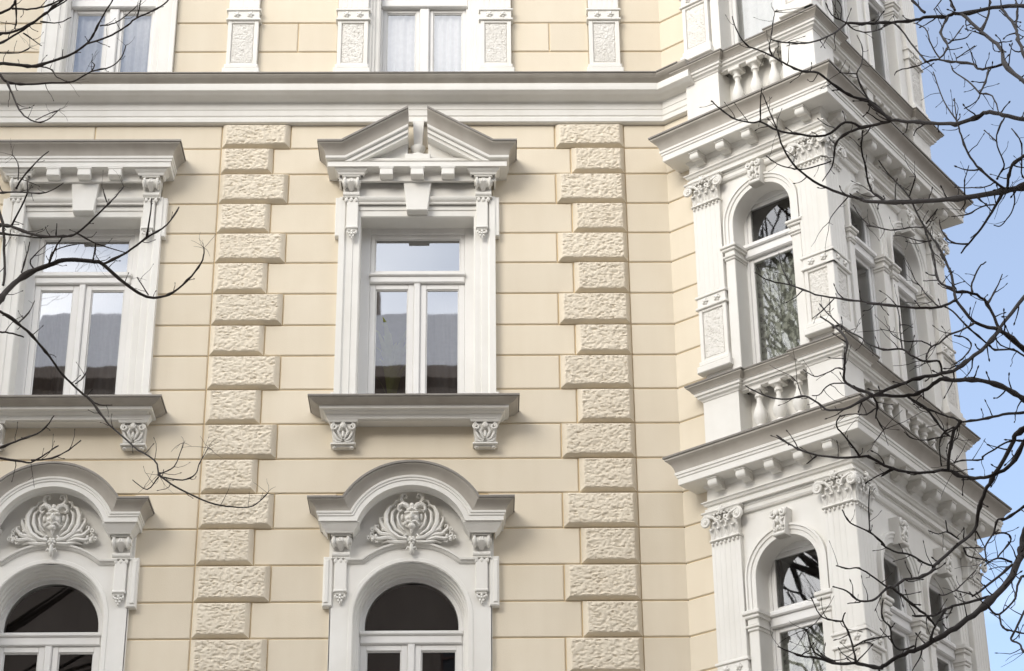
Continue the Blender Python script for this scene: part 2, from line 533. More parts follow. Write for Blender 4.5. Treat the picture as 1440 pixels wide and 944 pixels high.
# plain wall below the picture and the floor above the string course
g = G().box(FA, XL, XR, -RELD, 0, 0.0, 6.39, .01)
g.obj('plinth_wall', 'beige', wall)
TZ = [15.14, 15.638, 16.034, 16.43, 16.82, 17.21, 17.6]
PILX = [-2.725, -1.482, 0.138, 1.365]                            # upper pilasters, by centre
for k in range(len(TZ) - 1):
    z0, z1 = TZ[k], TZ[k + 1]
    bend_block(1.365 + .17, z0, z1)
    for a, b, j in ((XL, -5.0, [-8.2, -6.6]), (-3.50, -2.725 - .17, []), (-2.725 + .17, -1.482 - .17, [-2.105]), (.138 + .17, 1.365 - .17, [.745])):
        if k % 2 == 0: j = [] if a > -5 else [x + .6 for x in j]
        pts = [a] + j + [b]
        for p, q in zip(pts[:-1], pts[1:]): block(p, q, z0, z1)
for a, b in ((XL, XR),):
    g = G().box(FA, a, b, -RELD, 0, 17.6, Z_TOP, .01); g.obj('attic_wall', 'beige', wall)

# ------------------------------------------------------------------ string cornice along the front
prof = [(-.02, 14.648), (.045, 14.652), (.060, 14.662), (.062, 14.705), (.050, 14.715), (.032, 14.722), (.034, 14.740), (.046, 14.752), (.046, 14.82), (.053, 14.826), (.055, 14.900),
        (.066, 14.914), (.085, 14.917), (.12, 14.922), (.155, 14.934), (.182, 14.950), (.196, 14.966), (.204, 14.970), (.213, 14.980), (.218, 15.022), (.213, 15.060),
        (.202, 15.070), (.190, 15.072), (.192, 15.080), (.208, 15.094), (.232, 15.108), (.252, 15.126), (.263, 15.142), (.268, 15.148), (.268, 15.172), (.24, 15.18), (-.02, 15.21)]
SC = [(XL, 0), xy(BEND), xy(BEND + D1 * .50)]
kc = next(i for i, q in enumerate(prof) if q == (.192, 15.080))
cornice = G().plan(SC, prof[:kc + 1] + [(-.02, 15.08)]).obj('string_cornice', 'white', house, smooth=28)
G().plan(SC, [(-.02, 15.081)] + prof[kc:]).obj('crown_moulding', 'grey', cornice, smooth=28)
g = G().plan([(XL, 0), xy(BEND), xy(BEND + D1 * .40)], [(.262, 15.168), (.280, 15.163), (.281, 15.177), (.2, 15.190), (-.02, 15.217), (-.02, 15.212), (.2, 15.184)])
g.obj('flashing', 'zinc', cornice)

# ------------------------------------------------------------------ shared ornament meshes (LOCAL frame: u, out, z about an origin)
def spiral(cu, cz, r0, turns, sgn=1, n=22, start=90, o=0.0, shrink=0.8):
    pts = []
    for i in range(n + 1):
        t = i / n
        r = r0 * (1 - shrink * t)
        a = R(start) + sgn * t * turns * 2 * math.pi
        pts.append(LOCAL.P(cu + r * math.cos(a), o + .012 * t, cz + r * math.sin(a)))
    return pts

def leafblade(g, pts, w, th=0.008):
    """a curled leaf: a ridge line of (u,out,z) with a width that swells and closes"""
    n = len(pts)
    vs_, fs = [], []
    for i, (u, o, z) in enumerate(pts):
        t = i / (n - 1)
        ww = w * (0.55 + 0.9 * t) * (1 - max(0, t - .55) / .45 * .75)
        vs_ += [LOCAL.P(u - ww, o - th, z), LOCAL.P(u - ww * .45, o + th * .4, z), LOCAL.P(u, o - th * .3, z), LOCAL.P(u + ww * .45, o + th * .4, z), LOCAL.P(u + ww, o - th, z)]
    for i in range(n - 1):
        for k in range(4):
            a = i * 5 + k
            fs.append((a, a + 1, a + 6, a + 5))
    g.add(vs_, fs)

def make_capital(w=0.345, h=0.31):
    """leafy capital; origin at the middle of its foot, on the pilaster plane"""
    g = G()
    hw = w / 2
    for i in range(7):                                           # beads hung under the necking
        g.ball(LOCAL, -hw + .025 + (w - .05) * i / 6, .012, -.022, .012, .012, .017, 6, 4)
    g.box(LOCAL, -hw - .006, hw + .006, -.05, .026, 0, .022, .008)
    g.box(LOCAL, -hw + .008, hw - .008, -.05, .014, .02, h - .05, .003)
    for i in range(4):
        u = -hw + .045 + (w - .09) * i / 3
        leafblade(g, [(u, .016, .022), (u, .024, .06), (u, .034, .10), (u, .058, .122), (u, .062, .104)], .036)
    for i in range(3):
        u = -hw + .09 + (w - .18) * i / 2
        leafblade(g, [(u, .016, .05), (u, .026, .11), (u, .042, .158), (u, .068, .176), (u, .070, .158)], .034)
    for sgn in (-1, 1):
        cu = sgn * (hw + .012)
        g.tube(spiral(cu, .205, .055, 1.6, sgn=-sgn, start=90, o=.045), [.021 - .010 * i / 22 for i in range(23)], 6)
        g.ball(LOCAL, cu, .055, .205, .02, .02, .02, 6, 4)
        g.tube([LOCAL.P(sgn * .03, .03, .11), LOCAL.P(sgn * .06, .04, .18), LOCAL.P(sgn * .10, .05, .235), LOCAL.P(cu, .05, .26)], [.012, .014, .016, .02], 6)
        g.tube(spiral(sgn * .05, .215, .030, 1.3, sgn=sgn, start=90, o=.04), [.012 - .005 * i / 22 for i in range(23)], 5)
    g.box(LOCAL, -hw - .05, hw + .05, -.05, .055, h - .045, h, .012)
    g.box(LOCAL, -hw - .062, hw + .062, -.05, .067, h - .022, h - .004, .006)
    for i in range(9):
        g.ball(LOCAL, -hw + .01 + (w - .02) * i / 8, .056, h - .058, .013, .013, .013, 6, 4)
    g.ball(LOCAL, 0, .065, h - .02, .034, .024, .036, 8, 5)
    for k in range(6):
        a = k * math.pi / 3
        g.ball(LOCAL, .034 * math.cos(a), .066, h - .02 + .034 * math.sin(a), .016, .013, .016, 6, 4)
    return g.mesh('capital', 'white', 45)

def make_console(w=0.175, top=0.0, h=0.27, pr=0.135):
    """scrolled console; origin at the top middle of its back"""
    g = G()
    pf = [(0, 0), (pr - .02, 0)]
    pf += [(pr - .052 + .052 * math.cos(R(a)), -.060 + .052 * math.sin(R(a))) for a in range(70, -121, -19)]
    pf += [(.052, -.128), (.046, -.150)]
    pf += [(.035 + .030 * math.cos(R(a)), -.178 + .030 * math.sin(R(a))) for a in range(60, -91, -25)]
    pf += [(.020, -.215), (0, -.215)]
    hw = w / 2
    n = len(pf)
    vs_ = [LOCAL.P(-hw, o, z) for o, z in pf] + [LOCAL.P(hw, o, z) for o, z in pf]
    g.add(vs_, [tuple(range(n)), tuple(reversed(range(n, 2 * n)))] + [(i, (i + 1) % n, n + (i + 1) % n, n + i) for i in range(n)])
    for sx in (-1, 1):                                           # rolled rims either side of the scroll
        g.tube([LOCAL.P(sx * (hw - .018), pr - .052 + .058 * math.cos(R(a)), -.060 + .058 * math.sin(R(a))) for a in range(80, -141, -20)], .014, 6)
        g.tube([LOCAL.P(sx * hw - sx * .002 - .012, pr - .052, -.06), LOCAL.P(sx * hw + sx * .002 + .012, pr - .052, -.06)], .036, 10)
    leafblade(g, [(0, pr + .004, -.03), (0, pr + .008, -.07), (0, pr - .03, -.115), (0, .06, -.15)], .04)
    g.box(LOCAL, -hw - .008, hw + .008, 0, .052, -.222, -.206, .006)
    for i in range(3):
        g.ball(LOCAL, (i - 1) * w * .3, .034, -.242, .022, .020, .030, 8, 5)
    g.box(LOCAL, -hw - .012, hw + .012, 0, pr + .012, -.014, .004, .006)
    return g.mesh('console', 'white', 40)

def make_pendant():
    g = G()
    g.box(LOCAL, -.066, .066, 0, .045, -.03, 0, .008)
    g.box(LOCAL, -.052, .052, 0, .036, -.052, -.03, .008)
    for a in range(5):
        q = R(72 * a + 90)
        g.ball(LOCAL, .026 * math.cos(q), .026, -.092 + .030 * math.sin(q), .016, .016, .017, 6, 4)
    g.ball(LOCAL, 0, .034, -.092, .015, .016, .015, 6, 4)
    g.ball(LOCAL, 0, .02, -.135, .013, .014, .022, 6, 4)
    for sx in (-1, 1):
        g.ball(LOCAL, sx * .045, .020, -.066, .014, .014, .02, 6, 4)
    return g.mesh('pendant', 'white', 45)

def make_bracket(w=0.265, h=0.245):
    """leaf-carved corbel under a sill; origin top middle of its back"""
    g = G()
    hw = w / 2
    pf = [(0, 0), (.150, 0), (.150, -.04), (.128, -.07), (.105, -.13), (.095, -.185), (.072, -.2), (0, -.2)]
    n = len(pf)
    k0, k1 = hw - .012, hw - .026
    vs_ = [LOCAL.P(-(k0 if z > -.1 else k1), o, z) for o, z in pf] + [LOCAL.P((k0 if z > -.1 else k1), o, z) for o, z in pf]
    g.add(vs_, [tuple(range(n)), tuple(reversed(range(n, 2 * n)))] + [(i, (i + 1) % n, n + (i + 1) % n, n + i) for i in range(n)])
    for sx in (-1, 1):
        g.tube(spiral(sx * (hw - .045), -.045, .036, 1.4, sgn=-sx, start=90, o=.158), [.015 - .007 * i / 22 for i in range(23)], 6)
        g.tube([LOCAL.P(sx * .008, .118, -.165), LOCAL.P(sx * .035, .132, -.125), LOCAL.P(sx * .05, .145, -.09), LOCAL.P(sx * .028, .162, -.055)], [.010, .017, .017, .008], 6)
        g.tube([LOCAL.P(sx * .015, .112, -.18), LOCAL.P(sx * .06, .12, -.16), LOCAL.P(sx * .085, .13, -.115), LOCAL.P(sx * .098, .14, -.085)], [.009, .014, .014, .007], 6)
        g.tube([LOCAL.P(sx * .02, .108, -.19), LOCAL.P(sx * .07, .108, -.185), LOCAL.P(sx * .098, .112, -.155)], [.008, .012, .007], 6)
    g.ball(LOCAL, 0, .165, -.03, .032, .02, .036, 8, 5)
    g.ball(LOCAL, 0, .135, -.115, .018, .02, .04, 8, 5)
    g.box(LOCAL, -hw + .004, hw - .004, 0, .112, -.222, -.196, .008)
    g.box(LOCAL, -hw + .03, hw - .03, 0, .085, -.238, -.222, .008)
    for sx in (-1, 1): g.ball(LOCAL, sx * (hw - .045), .06, -.238, .026, .032, .018, 8, 5)
    return g.mesh('bracket', 'white', 45)

def make_cartouche():
    """mask with horned scrolls in a spread of leaves; origin on the tympanum, u centred, z from its foot"""
    g = G()
    T = lambda pts, rad, k=7: g.tube([LOCAL.P(*p) for p in pts], rad, k)
    # shield behind the mask
    sh = [(-.15, .42), (-.17, .30), (-.13, .17), (0, .09), (.13, .17), (.17, .30), (.15, .42), (0, .46)]
    g.prism(LOCAL, sh, 0, .045, .02)
    # head: skull, brow, cheeks, nose, chin, beard
    g.ball(LOCAL, 0, .05, .36, .080, .055, .095, 12, 8)
    for sx in (-1, 1):
        g.ball(LOCAL, sx * .042, .092, .395, .036, .022, .017, 8, 5)
        g.ball(LOCAL, sx * .044, .082, .335, .032, .024, .030, 8, 5)
        g.ball(LOCAL, sx * .100, .045, .365, .022, .022, .045, 8, 5)
        T([(sx * .006, .10, .295), (sx * .04, .096, .30), (sx * .078, .075, .272), (sx * .10, .055, .285)], [.012, .016, .014, .006])
        # horns curling over the brow
        T([(sx * .03, .08, .44), (sx * .055, .088, .475), (sx * .095, .088, .49), (sx * .13, .078, .475), (sx * .142, .07, .44), (sx * .12, .07, .42), (sx * .10, .075, .435)], [.022, .028, .026, .024, .02, .016, .01])
        T([(sx * .08, .06, .50), (sx * .115, .066, .55), (sx * .10, .07, .60), (sx * .065, .07, .605), (sx * .055, .07, .575), (sx * .075, .07, .56)], [.020, .024, .022, .019, .015, .009])
        T([(sx * .12, .055, .545), (sx * .17, .055, .535), (sx * .185, .05, .50), (sx * .165, .05, .48)], [.016, .018, .014, .008])
        # big C scrolls framing the mask
        T([(sx * .185, .05, .50), (sx * .235, .055, .47), (sx * .270, .058, .39), (sx * .265, .06, .29), (sx * .215, .06, .20), (sx * .13, .058, .145), (sx * .05, .06, .13)], [.010, .020, .027, .029, .027, .022, .016])
        T([(sx * .165, .055, .46), (sx * .205, .06, .41), (sx * .205, .064, .31), (sx * .165, .064, .225), (sx * .09, .064, .175)], [.008, .016, .020, .018, .010])
        T([(sx * .13, .06, .43), (sx * .15, .066, .36), (sx * .13, .066, .28), (sx * .085, .066, .225)], [.006, .012, .013, .007])
        # leaf sprays sweeping outwards, low and curling at the tips
        for q, e in enumerate(((.325, .325), (.375, .245), (.425, .165))):
            r0 = .022 - .002 * q
            m1 = (.225 + .012 * q, .205 - .030 * q); m2 = ((m1[0] + e[0]) / 2 + .01, (e[1] + m1[1]) / 2 - .030 + .004 * q)
            T([(sx * .15, .045, .150 - .014 * q), (sx * m1[0], .054, m1[1]), (sx * m2[0], .054, m2[1]), (sx * e[0], .045, e[1]), (sx * (e[0] + .004), .042, e[1] + .034), (sx * (e[0] - .026), .042, e[1] + .040), (sx * (e[0] - .030), .042, e[1] + .016)], [r0 * .8, r0 * 1.2, r0 * 1.1, r0 * .95, r0 * .8, r0 * .65, r0 * .4])
        for q in range(5):
            g.ball(LOCAL, sx * (.262 + .036 * q), .058, .262 - .034 * q, .019, .018, .022, 7, 5)
        for q, (cu, cz, r0) in enumerate(((.405, .235, .030), (.445, .150, .026), (.36, .115, .024))):
            g.tube([LOCAL.P(sx * p.x, -p.y - .01, p.z) for p in spiral(cu, cz, r0, 1.4, sgn=-1, start=200, o=.05)], [.012 - .005 * i / 22 for i in range(23)], 6)
        T([(sx * .05, .045, .105), (sx * .16, .045, .10), (sx * .25, .04, .115), (sx * .31, .032, .10)], [.02, .02, .016, .008])
        T([(sx * .05, .05, .13), (sx * .075, .058, .16), (sx * .05, .06, .18)], [.016, .018, .01])
        T([(sx * .008, .05, .03), (sx * .04, .045, .045), (sx * .055, .04, .02)], [.014, .015, .007])
    g.ball(LOCAL, 0, .108, .355, .020, .026, .042, 8, 6)
    g.ball(LOCAL, 0, .094, .285, .03, .018, .012, 8, 5)
    g.ball(LOCAL, 0, .08, .255, .045, .035, .035, 8, 5)
    T([(0, .07, .25), (0, .072, .215), (0, .065, .185)], [.030, .020, .010])
    T([(-.05, .08, .425), (0, .095, .44), (.05, .08, .425)], [.016, .022, .016])
    g.ball(LOCAL, 0, .085, .47, .03, .025, .035, 8, 5)
    # rosette and drop at the foot
    for k in range(6):
        a = k * math.pi / 3
        g.ball(LOCAL, .030 * math.cos(a), .056, .115 + .030 * math.sin(a), .020, .018, .020, 6, 4)
    g.ball(LOCAL, 0, .07, .115, .018, .016, .018, 8, 5)
    T([(0, .05, .085), (0, .055, .04), (0, .045, -.005), (0, .03, -.03)], [.018, .020, .024, .008])
    return g.mesh('cartouche', 'white', 50)

def make_modillion(w=.098, h=.092, d=.165):
    g = G()
    pf = [(0, 0), (d, 0), (d, -.035)] + [(d - .035 + .035 * math.cos(R(a)), -.045 + .040 * math.sin(R(a))) for a in range(0, -121, -24)] + [(d * .5, -.062), (d * .3, -h), (0, -h)]
    hw = w / 2; n = len(pf)
    vs_ = [LOCAL.P(-hw, o, z) for o, z in pf] + [LOCAL.P(hw, o, z) for o, z in pf]
    g.add(vs_, [tuple(range(n)), tuple(reversed(range(n, 2 * n)))] + [(i, (i + 1) % n, n + (i + 1) % n, n + i) for i in range(n)])
    g.tube([LOCAL.P(-hw - .006, d - .037, -.045), LOCAL.P(hw + .006, d - .037, -.045)], .036, 8)
    g.box(LOCAL, -hw - .012, hw + .012, 0, d + .012, -.012, .006, .004)
    return g.mesh('modillion', 'white', 40)

def make_baluster(h=0.40):
    pf = [(.052, 0), (.052, .035), (.036, .045), (.030, .058), (.048, .085), (.063, .125), (.062, .160), (.046, .205), (.030, .245), (.024, .275), (.026, .30), (.040, .312), (.040, .328), (.030, .338), (.036, .35), (.058, .366), (.058, h)]
    g = G().lathe((0, 0, 0), pf, 14)
    g.box(LOCAL, -.062, .062, -.062, .062, 0, .034, .005); g.box(LOCAL, -.064, .064, -.064, .064, h - .036, h, .005)
    return g.mesh('baluster', 'white', 40)

def make_bay_keystone(w=.19, h=.27):
    g = G()
    g.prism(LOCAL, [(-w * .36, 0), (w * .36, 0), (w * .5, h), (-w * .5, h)], -.02, .085, .012)
    g.box(LOCAL, -w * .36, w * .36, -.02, .105, 0, .03, .008)
    for sx in (-1, 1):
        g.tube(spiral(sx * .052, h - .05, .036, 1.3, sgn=-sx, start=90, o=.092), [.016 - .008 * i / 22 for i in range(23)], 6)
        g.tube([LOCAL.P(sx * .015, .09, .05), LOCAL.P(sx * .05, .10, .09), LOCAL.P(sx * .03, .105, .14), LOCAL.P(sx * .062, .095, .17)], [.010, .017, .014, .008], 6)
        g.ball(LOCAL, sx * .045, .09, .055, .018, .016, .018, 6, 4)
    g.ball(LOCAL, 0, .10, .155, .022, .022, .042, 8, 5)
    g.ball(LOCAL, 0, .10, h - .04, .024, .022, .03, 8, 5)
    g.ball(LOCAL, 0, .10, .075, .016, .018, .025, 8, 5)
    return g.mesh('keystone', 'white', 45)

ME = dict(capital=make_capital(), capital_end=make_capital(.345), console=make_console(), pendant=make_pendant(), bracket=make_bracket(), cartouche=make_cartouche(),
          modillion=make_modillion(), baluster=make_baluster(), keystone=make_bay_keystone())
# ------------------------------------------------------------------ joinery
def ring_boxes(g, fr, u0, u1, z0, z1, w, o0, o1, wt=None, wb=None, c=.005):
    wt = wt or w; wb = wb or w
    g.box(fr, u0, u0 + w, o0, o1, z0, z1, c); g.box(fr, u1 - w, u1, o0, o1, z0, z1, c)
    g.box(fr, u0 + w, u1 - w, o0, o1 - .001, z1 - wt, z1, c); g.box(fr, u0 + w, u1 - w, o0, o1 - .001, z0, z0 + wb, c)

def pane(fr, u0, u1, z0, z1, out, parent, mat='glass'):
    g = G().add([fr.P(u0, out, z0), fr.P(u1, out, z0), fr.P(u1, out, z1), fr.P(u0, out, z1)], [(0, 1, 2, 3)])
    return g.obj('pane', mat, parent, recalc=False)

def sash(fr, u0, u1, z0, z1, parent, o=-.225, w=.048, mat='glass'):
    g = G(); ring_boxes(g, fr, u0, u1, z0, z1, w, o - .03, o + .012)
    ring_boxes(g, fr, u0 + w, u1 - w, z0 + w, z1 - w, .012, o - .028, o - .002, c=.004)
    s = g.obj('sash', 'frame', parent)
    pane(fr, u0 + w + .008, u1 - w - .008, z0 + w + .008, z1 - w - .008, o - .016, parent, mat)

def wavy(name, fr, u0, u1, z0, z1, out, amp, folds, mat, label, seed, group='curtains behind the windows', gather=0.0):
    rnd = random.Random(seed)
    n = max(24, int(folds * 8)); m = 10
    ph = [rnd.random() * 6 for _ in range(4)]
    rows = []
    for j in range(m + 1):
        t = j / m
        row = []
        for i in range(n + 1):
            s = i / n
            w = 1 - gather * math.sin(t * math.pi) * .5
            u = u0 + (u1 - u0) * s * w
            o = out + amp * (math.sin(s * folds * 6.28 + ph[0] + .5 * math.sin(3 * t + ph[1])) + .5 * math.sin(s * folds * 3.1 + ph[2]))
            row.append(fr.P(u, o, z0 + (z1 - z0) * t))
        rows.append(row)
    o = G().rows(rows, caps=False).obj(name, mat, None, smooth=80)
    return tag(o, label, 'blind' if 'blind' in name else 'curtain', group)

# ------------------------------------------------------------------ middle floor windows
CROWN = [(.0, -.395), (.02, -.385), (.024, -.29), (.045, -.277), (.14, -.272), (.14, -.213), (.150, -.209), (.152, -.182), (.162, -.174), (.164, -.150), (.160, -.146), (.164, -.130),
         (.172, -.104), (.188, -.076), (.212, -.052), (.228, -.040), (.236, -.034), (.240, -.028), (.240, 0.0), (.0, .03)]

def hood_rows(fr, a, hb, ob, z0, mid, prof):
    """crown moulding whose ends return to the wall; `mid(h)` gives the (u,z) line between the two ends"""
    rows = []
    for p, h in prof:
        pts = mid(h)
        l, r_ = hb + p, hb + p
        row = [fr.P(a - l, -.02, pts[0][1]), fr.P(a - l, ob + p, pts[0][1])]
        row += [fr.P(a + u, ob + p, z) for u, z in pts]
        row += [fr.P(a + r_, ob + p, pts[-1][1]), fr.P(a + r_, -.02, pts[-1][1])]
        rows.append(row)
    return rows

def mid_window(a, pediment):
    fr = FA
    zb, zt, hw = 11.16, 13.44, .61
    # moulded architrave with reveal
    path = [(a - hw, zb), (a - hw, zt), (a + hw, zt), (a + hw, zb)]
    prof = [(0, -.30), (0, .040), (.012, .052), (.075, .052), (.082, .064), (.150, .066), (.160, .078), (.170, .092), (.232, .094), (.232, -.03)]
    sur = G().face_sweep(fr, path, prof).obj('window_surround', 'white', house, smooth=25)
    # eared shoulders, feet and the frieze above
    g = G()
    for sx in (-1, 1):
        lo, hi = sorted((a + sx * .822, a + sx * .886))
        G().box(fr, lo, hi, -.02, .080, 13.19, 13.672, .008).obj('ear', 'white', sur)
        lo, hi = sorted((a + sx * .835, a + sx * .875))
        G().box(fr, lo, hi, -.02, .10, zb, 11.32, .01).obj('foot', 'white', sur)
    g = G().box(fr, a - .80, a + .80, -.02, .083, 13.66, 13.90, .004)
    g.obj('frieze', 'white', sur)
    g = G().plan([(a - .64, -.084), (a + .64, -.084)], [(0, 13.575), (.016, 13.58), (.020, 13.60), (.034, 13.612), (.050, 13.640), (.050, 13.652), (0, 13.662)])
    g.obj('moulding', 'white', sur, smooth=30)
    # keystone
    G().prism(fr, [(a - .112, 13.468), (a + .112, 13.468), (a + .152, 13.826), (a - .152, 13.826)], .045, .155, .008).obj('keystone', 'white', sur)
    # consoles on strips, with drops
    for sx in (-1, 1):
        u = a + sx * .715
        inst('console', ME['console'], fr, u, .083, 13.862, sur)
        G().box(fr, a + sx * .70 - .062, a + sx * .70 + .062, .05, .118, 13.28, 13.632, .006).obj('strip', 'white', sur)
        inst('pendant', ME['pendant'], fr, a + sx * .70, .094, 13.285, sur)
    # hood: bed, modillions, crown
    hb, ob, z0 = (.83 if pediment else .79), .16, 14.205
    flat = lambda h: [(-hb + .001, z0 + h), (hb - .001, z0 + h)]
    if not pediment:
        G().rows(hood_rows(fr, a, hb, ob, z0, flat, CROWN[:11] + [(.0, -.146)])).obj('hood', 'white', sur, smooth=25)
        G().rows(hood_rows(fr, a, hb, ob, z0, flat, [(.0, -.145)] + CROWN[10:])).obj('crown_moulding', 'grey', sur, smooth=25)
        G().rows(hood_rows(fr, a, hb, ob, z0, flat, [(.236, -.012), (.252, -.016), (.252, .006), (.0, .035)])).obj('flashing', 'zinc', sur)
    else:
        low = [q for q in CROWN if q[1] <= -.208] + [(.10, -.19), (.0, -.18)]
        G().rows(hood_rows(fr, a, hb, ob, z0, flat, low)).obj('hood', 'white', sur, smooth=25)
        th = math.atan2(.43, .72); u0 = -.824
        g = G(); gz = G(); gc = G()
        for sx in (-1, 1):
            def half(pf, gg):
                rows = []
                for p, h in pf:
                    uj = u0 - h * math.tan(th / 2)
                    ue = -.105
                    ze = z0 + (ue - u0) * math.tan(th) + h / math.cos(th)
                    pts = [(-(hb + p), -.02, z0 + h), (-(hb + p), ob + p, z0 + h), (uj, ob + p, z0 + h), (ue, ob + p, ze)]
                    rows.append([fr.P(a - sx * u if sx > 0 else a + u, o, z) for u, o, z in pts])
                gg.rows(rows)
            half([(.0, -.205)] + [q for q in CROWN if -.209 < q[1] < -.145] + [(.0, -.146)], g)
            half([(.0, -.145)] + CROWN[10:], gc)
            half([(.236, -.012), (.252, -.016), (.252, .006), (.0, .035)], gz)
            # second fascia and the solid under the rake
            tri = lambda d0, d1, e0: [(-.80 + .0, z0 - .19), (e0, z0 + (e0 - u0) * math.tan(th) - d0 / math.cos(th)), (e0, max(z0 - .19, z0 + (e0 - u0) * math.tan(th) - d1 / math.cos(th))), (-.80 + d1 / math.sin(th) * .0 + .10, z0 - .19)]
            mir = lambda poly: [(a + sx * -u if sx > 0 else a + u, z) for u, z in poly]
            cth, tth = math.cos(th), math.tan(th)
            line = lambda d, u: z0 + (u - u0) * tth - d / cth
            def band(d0, d1, o1):
                zb0 = z0 - .20
                ul = lambda d: u0 + (zb0 - z0 + d / cth) / tth
                e0 = -.108
                g.prism(fr, mir([(ul(d0), zb0), (ul(d1), zb0), (e0, line(d1, e0)), (e0, line(d0, e0))]), .03, o1)
            band(.19, .225, .295); band(.226, .262, .270)
            e0 = -.112
            g.prism(fr, mir([(-.62, z0 - .20), (e0, z0 - .20), (e0, line(.25, e0)), (-.62, line(.25, -.62))]), .0, .14)
        g.obj('raking_cornice', 'white', sur, smooth=25)
        gz.obj('flashing', 'zinc', sur)
        gc.obj('crown_moulding', 'grey', sur, smooth=25)
        G().plan([(a - .585, -.14), (a - .585, -.17), (a + .585, -.17), (a + .585, -.14)], [(.0, 14.02), (.02, 14.03), (.045, 14.06), (.05, 14.085), (.0, 14.10)]).obj('ledge', 'white', sur, smooth=30)
        g = G().box(fr, a - .14, a + .14, -.02, .20, 14.0, 14.16, .01)
        g.lathe(fr.P(a, .10, 14.16), [(.085, 0), (.085, .02), (.045, .035), (.04, .05), (.07, .085), (.082, .115), (.082, .13), (.05, .14), (.04, .15)], 16)
        g.prism(fr, [(a - .045, 14.30), (a + .045, 14.30), (a + .062, 14.66), (a - .062, 14.66)], .0, .10, .008)
        g.obj('finial_base', 'white', sur, smooth=35)
    for i in (-1, 0, 1):
        g = G().box(fr, a + i * .333 - .070, a + i * .333 + .070, .17, .292, 13.835, 13.932, .008)
        g.box(fr, a + i * .333 - .080, a + i * .333 + .080, .17, .298, 13.912, 13.934, .004)
        g.obj('modillion', 'white', sur)
    for sx in (-1, 1):
        lo, hi = a + sx * .715 - .125, a + sx * .715 + .125
        g = G().plan([(lo, -.10), (lo, -.225), (hi, -.225), (hi, -.10)], [(0, 13.862), (.012, 13.868), (.02, 13.892), (.045, 13.912), (.055, 13.934)])
        g.obj('bed_moulding', 'white', sur, smooth=30)
    # sill shelf and its corbels
    zs = 11.128
    SP = [(.0, -.165), (.02, -.158), (.03, -.12), (.075, -.105), (.085, -.092), (.12, -.085), (.125, -.058), (.145, -.05), (.175, -.04), (.20, -.018), (.215, -.010), (.222, 0), (.222, .018), (.0, .075)]
    sb = .845 if pediment else .80
    flat = lambda h: [(-sb + .001, zs + h), (sb - .001, zs + h)]
    G().rows(hood_rows(fr, a, sb, .175, zs, flat, SP[:7] + [(.0, -.058)])).obj('sill_shelf', 'white', sur, smooth=25)
    G().rows(hood_rows(fr, a, sb, .175, zs, flat, [(.0, -.057)] + SP[6:])).obj('crown_moulding', 'grey', sur, smooth=25)
    G().rows(hood_rows(fr, a, sb, .175, zs, flat, [(.220, .004), (.234, .002), (.234, .022), (.0, .082)])).obj('flashing', 'zinc', sur)
    G().box(fr, a - .83, a + .83, -.02, .165, 10.965, 11.15, .01).obj('bed', 'white', sur)
    for sx in (-1, 1):
        lo, hi = a + sx * .726 - .135, a + sx * .726 + .135
        G().plan([(lo, -.10), (lo, -.17), (hi, -.17), (hi, -.10)], [(0, 10.938), (.010, 10.944), (.018, 10.965), (.04, 11.0), (.045, 11.01)]).obj('bed_moulding', 'white', sur, smooth=30)
        inst('bracket', ME['bracket'], fr, a + sx * .726, .0, 10.940, sur)
    # the window itself
    g = G(); ring_boxes(g, fr, a - .63, a + .63, 11.14, 13.46, .118, -.31, -.195, wt=.09)
    g.box(fr, a - .512, a + .512, -.30, -.175, 12.757, 12.845, .012); g.box(fr, a - .52, a + .52, -.30, -.150, 12.835, 12.870, .010)
    g.box(fr, a - .034, a + .034, -.30, -.185, 11.16, 12.757, .010)
    win = g.obj('window', 'frame', house)
    sash(fr, a - .512, a + .512, 12.87, 13.37, win)
    sash(fr, a - .512, a - .034, 11.18, 12.757, win, w=.064); sash(fr, a + .034, a + .512, 11.18, 12.757, win, w=.064)

for a, ped in MIDW: mid_window(a, ped)

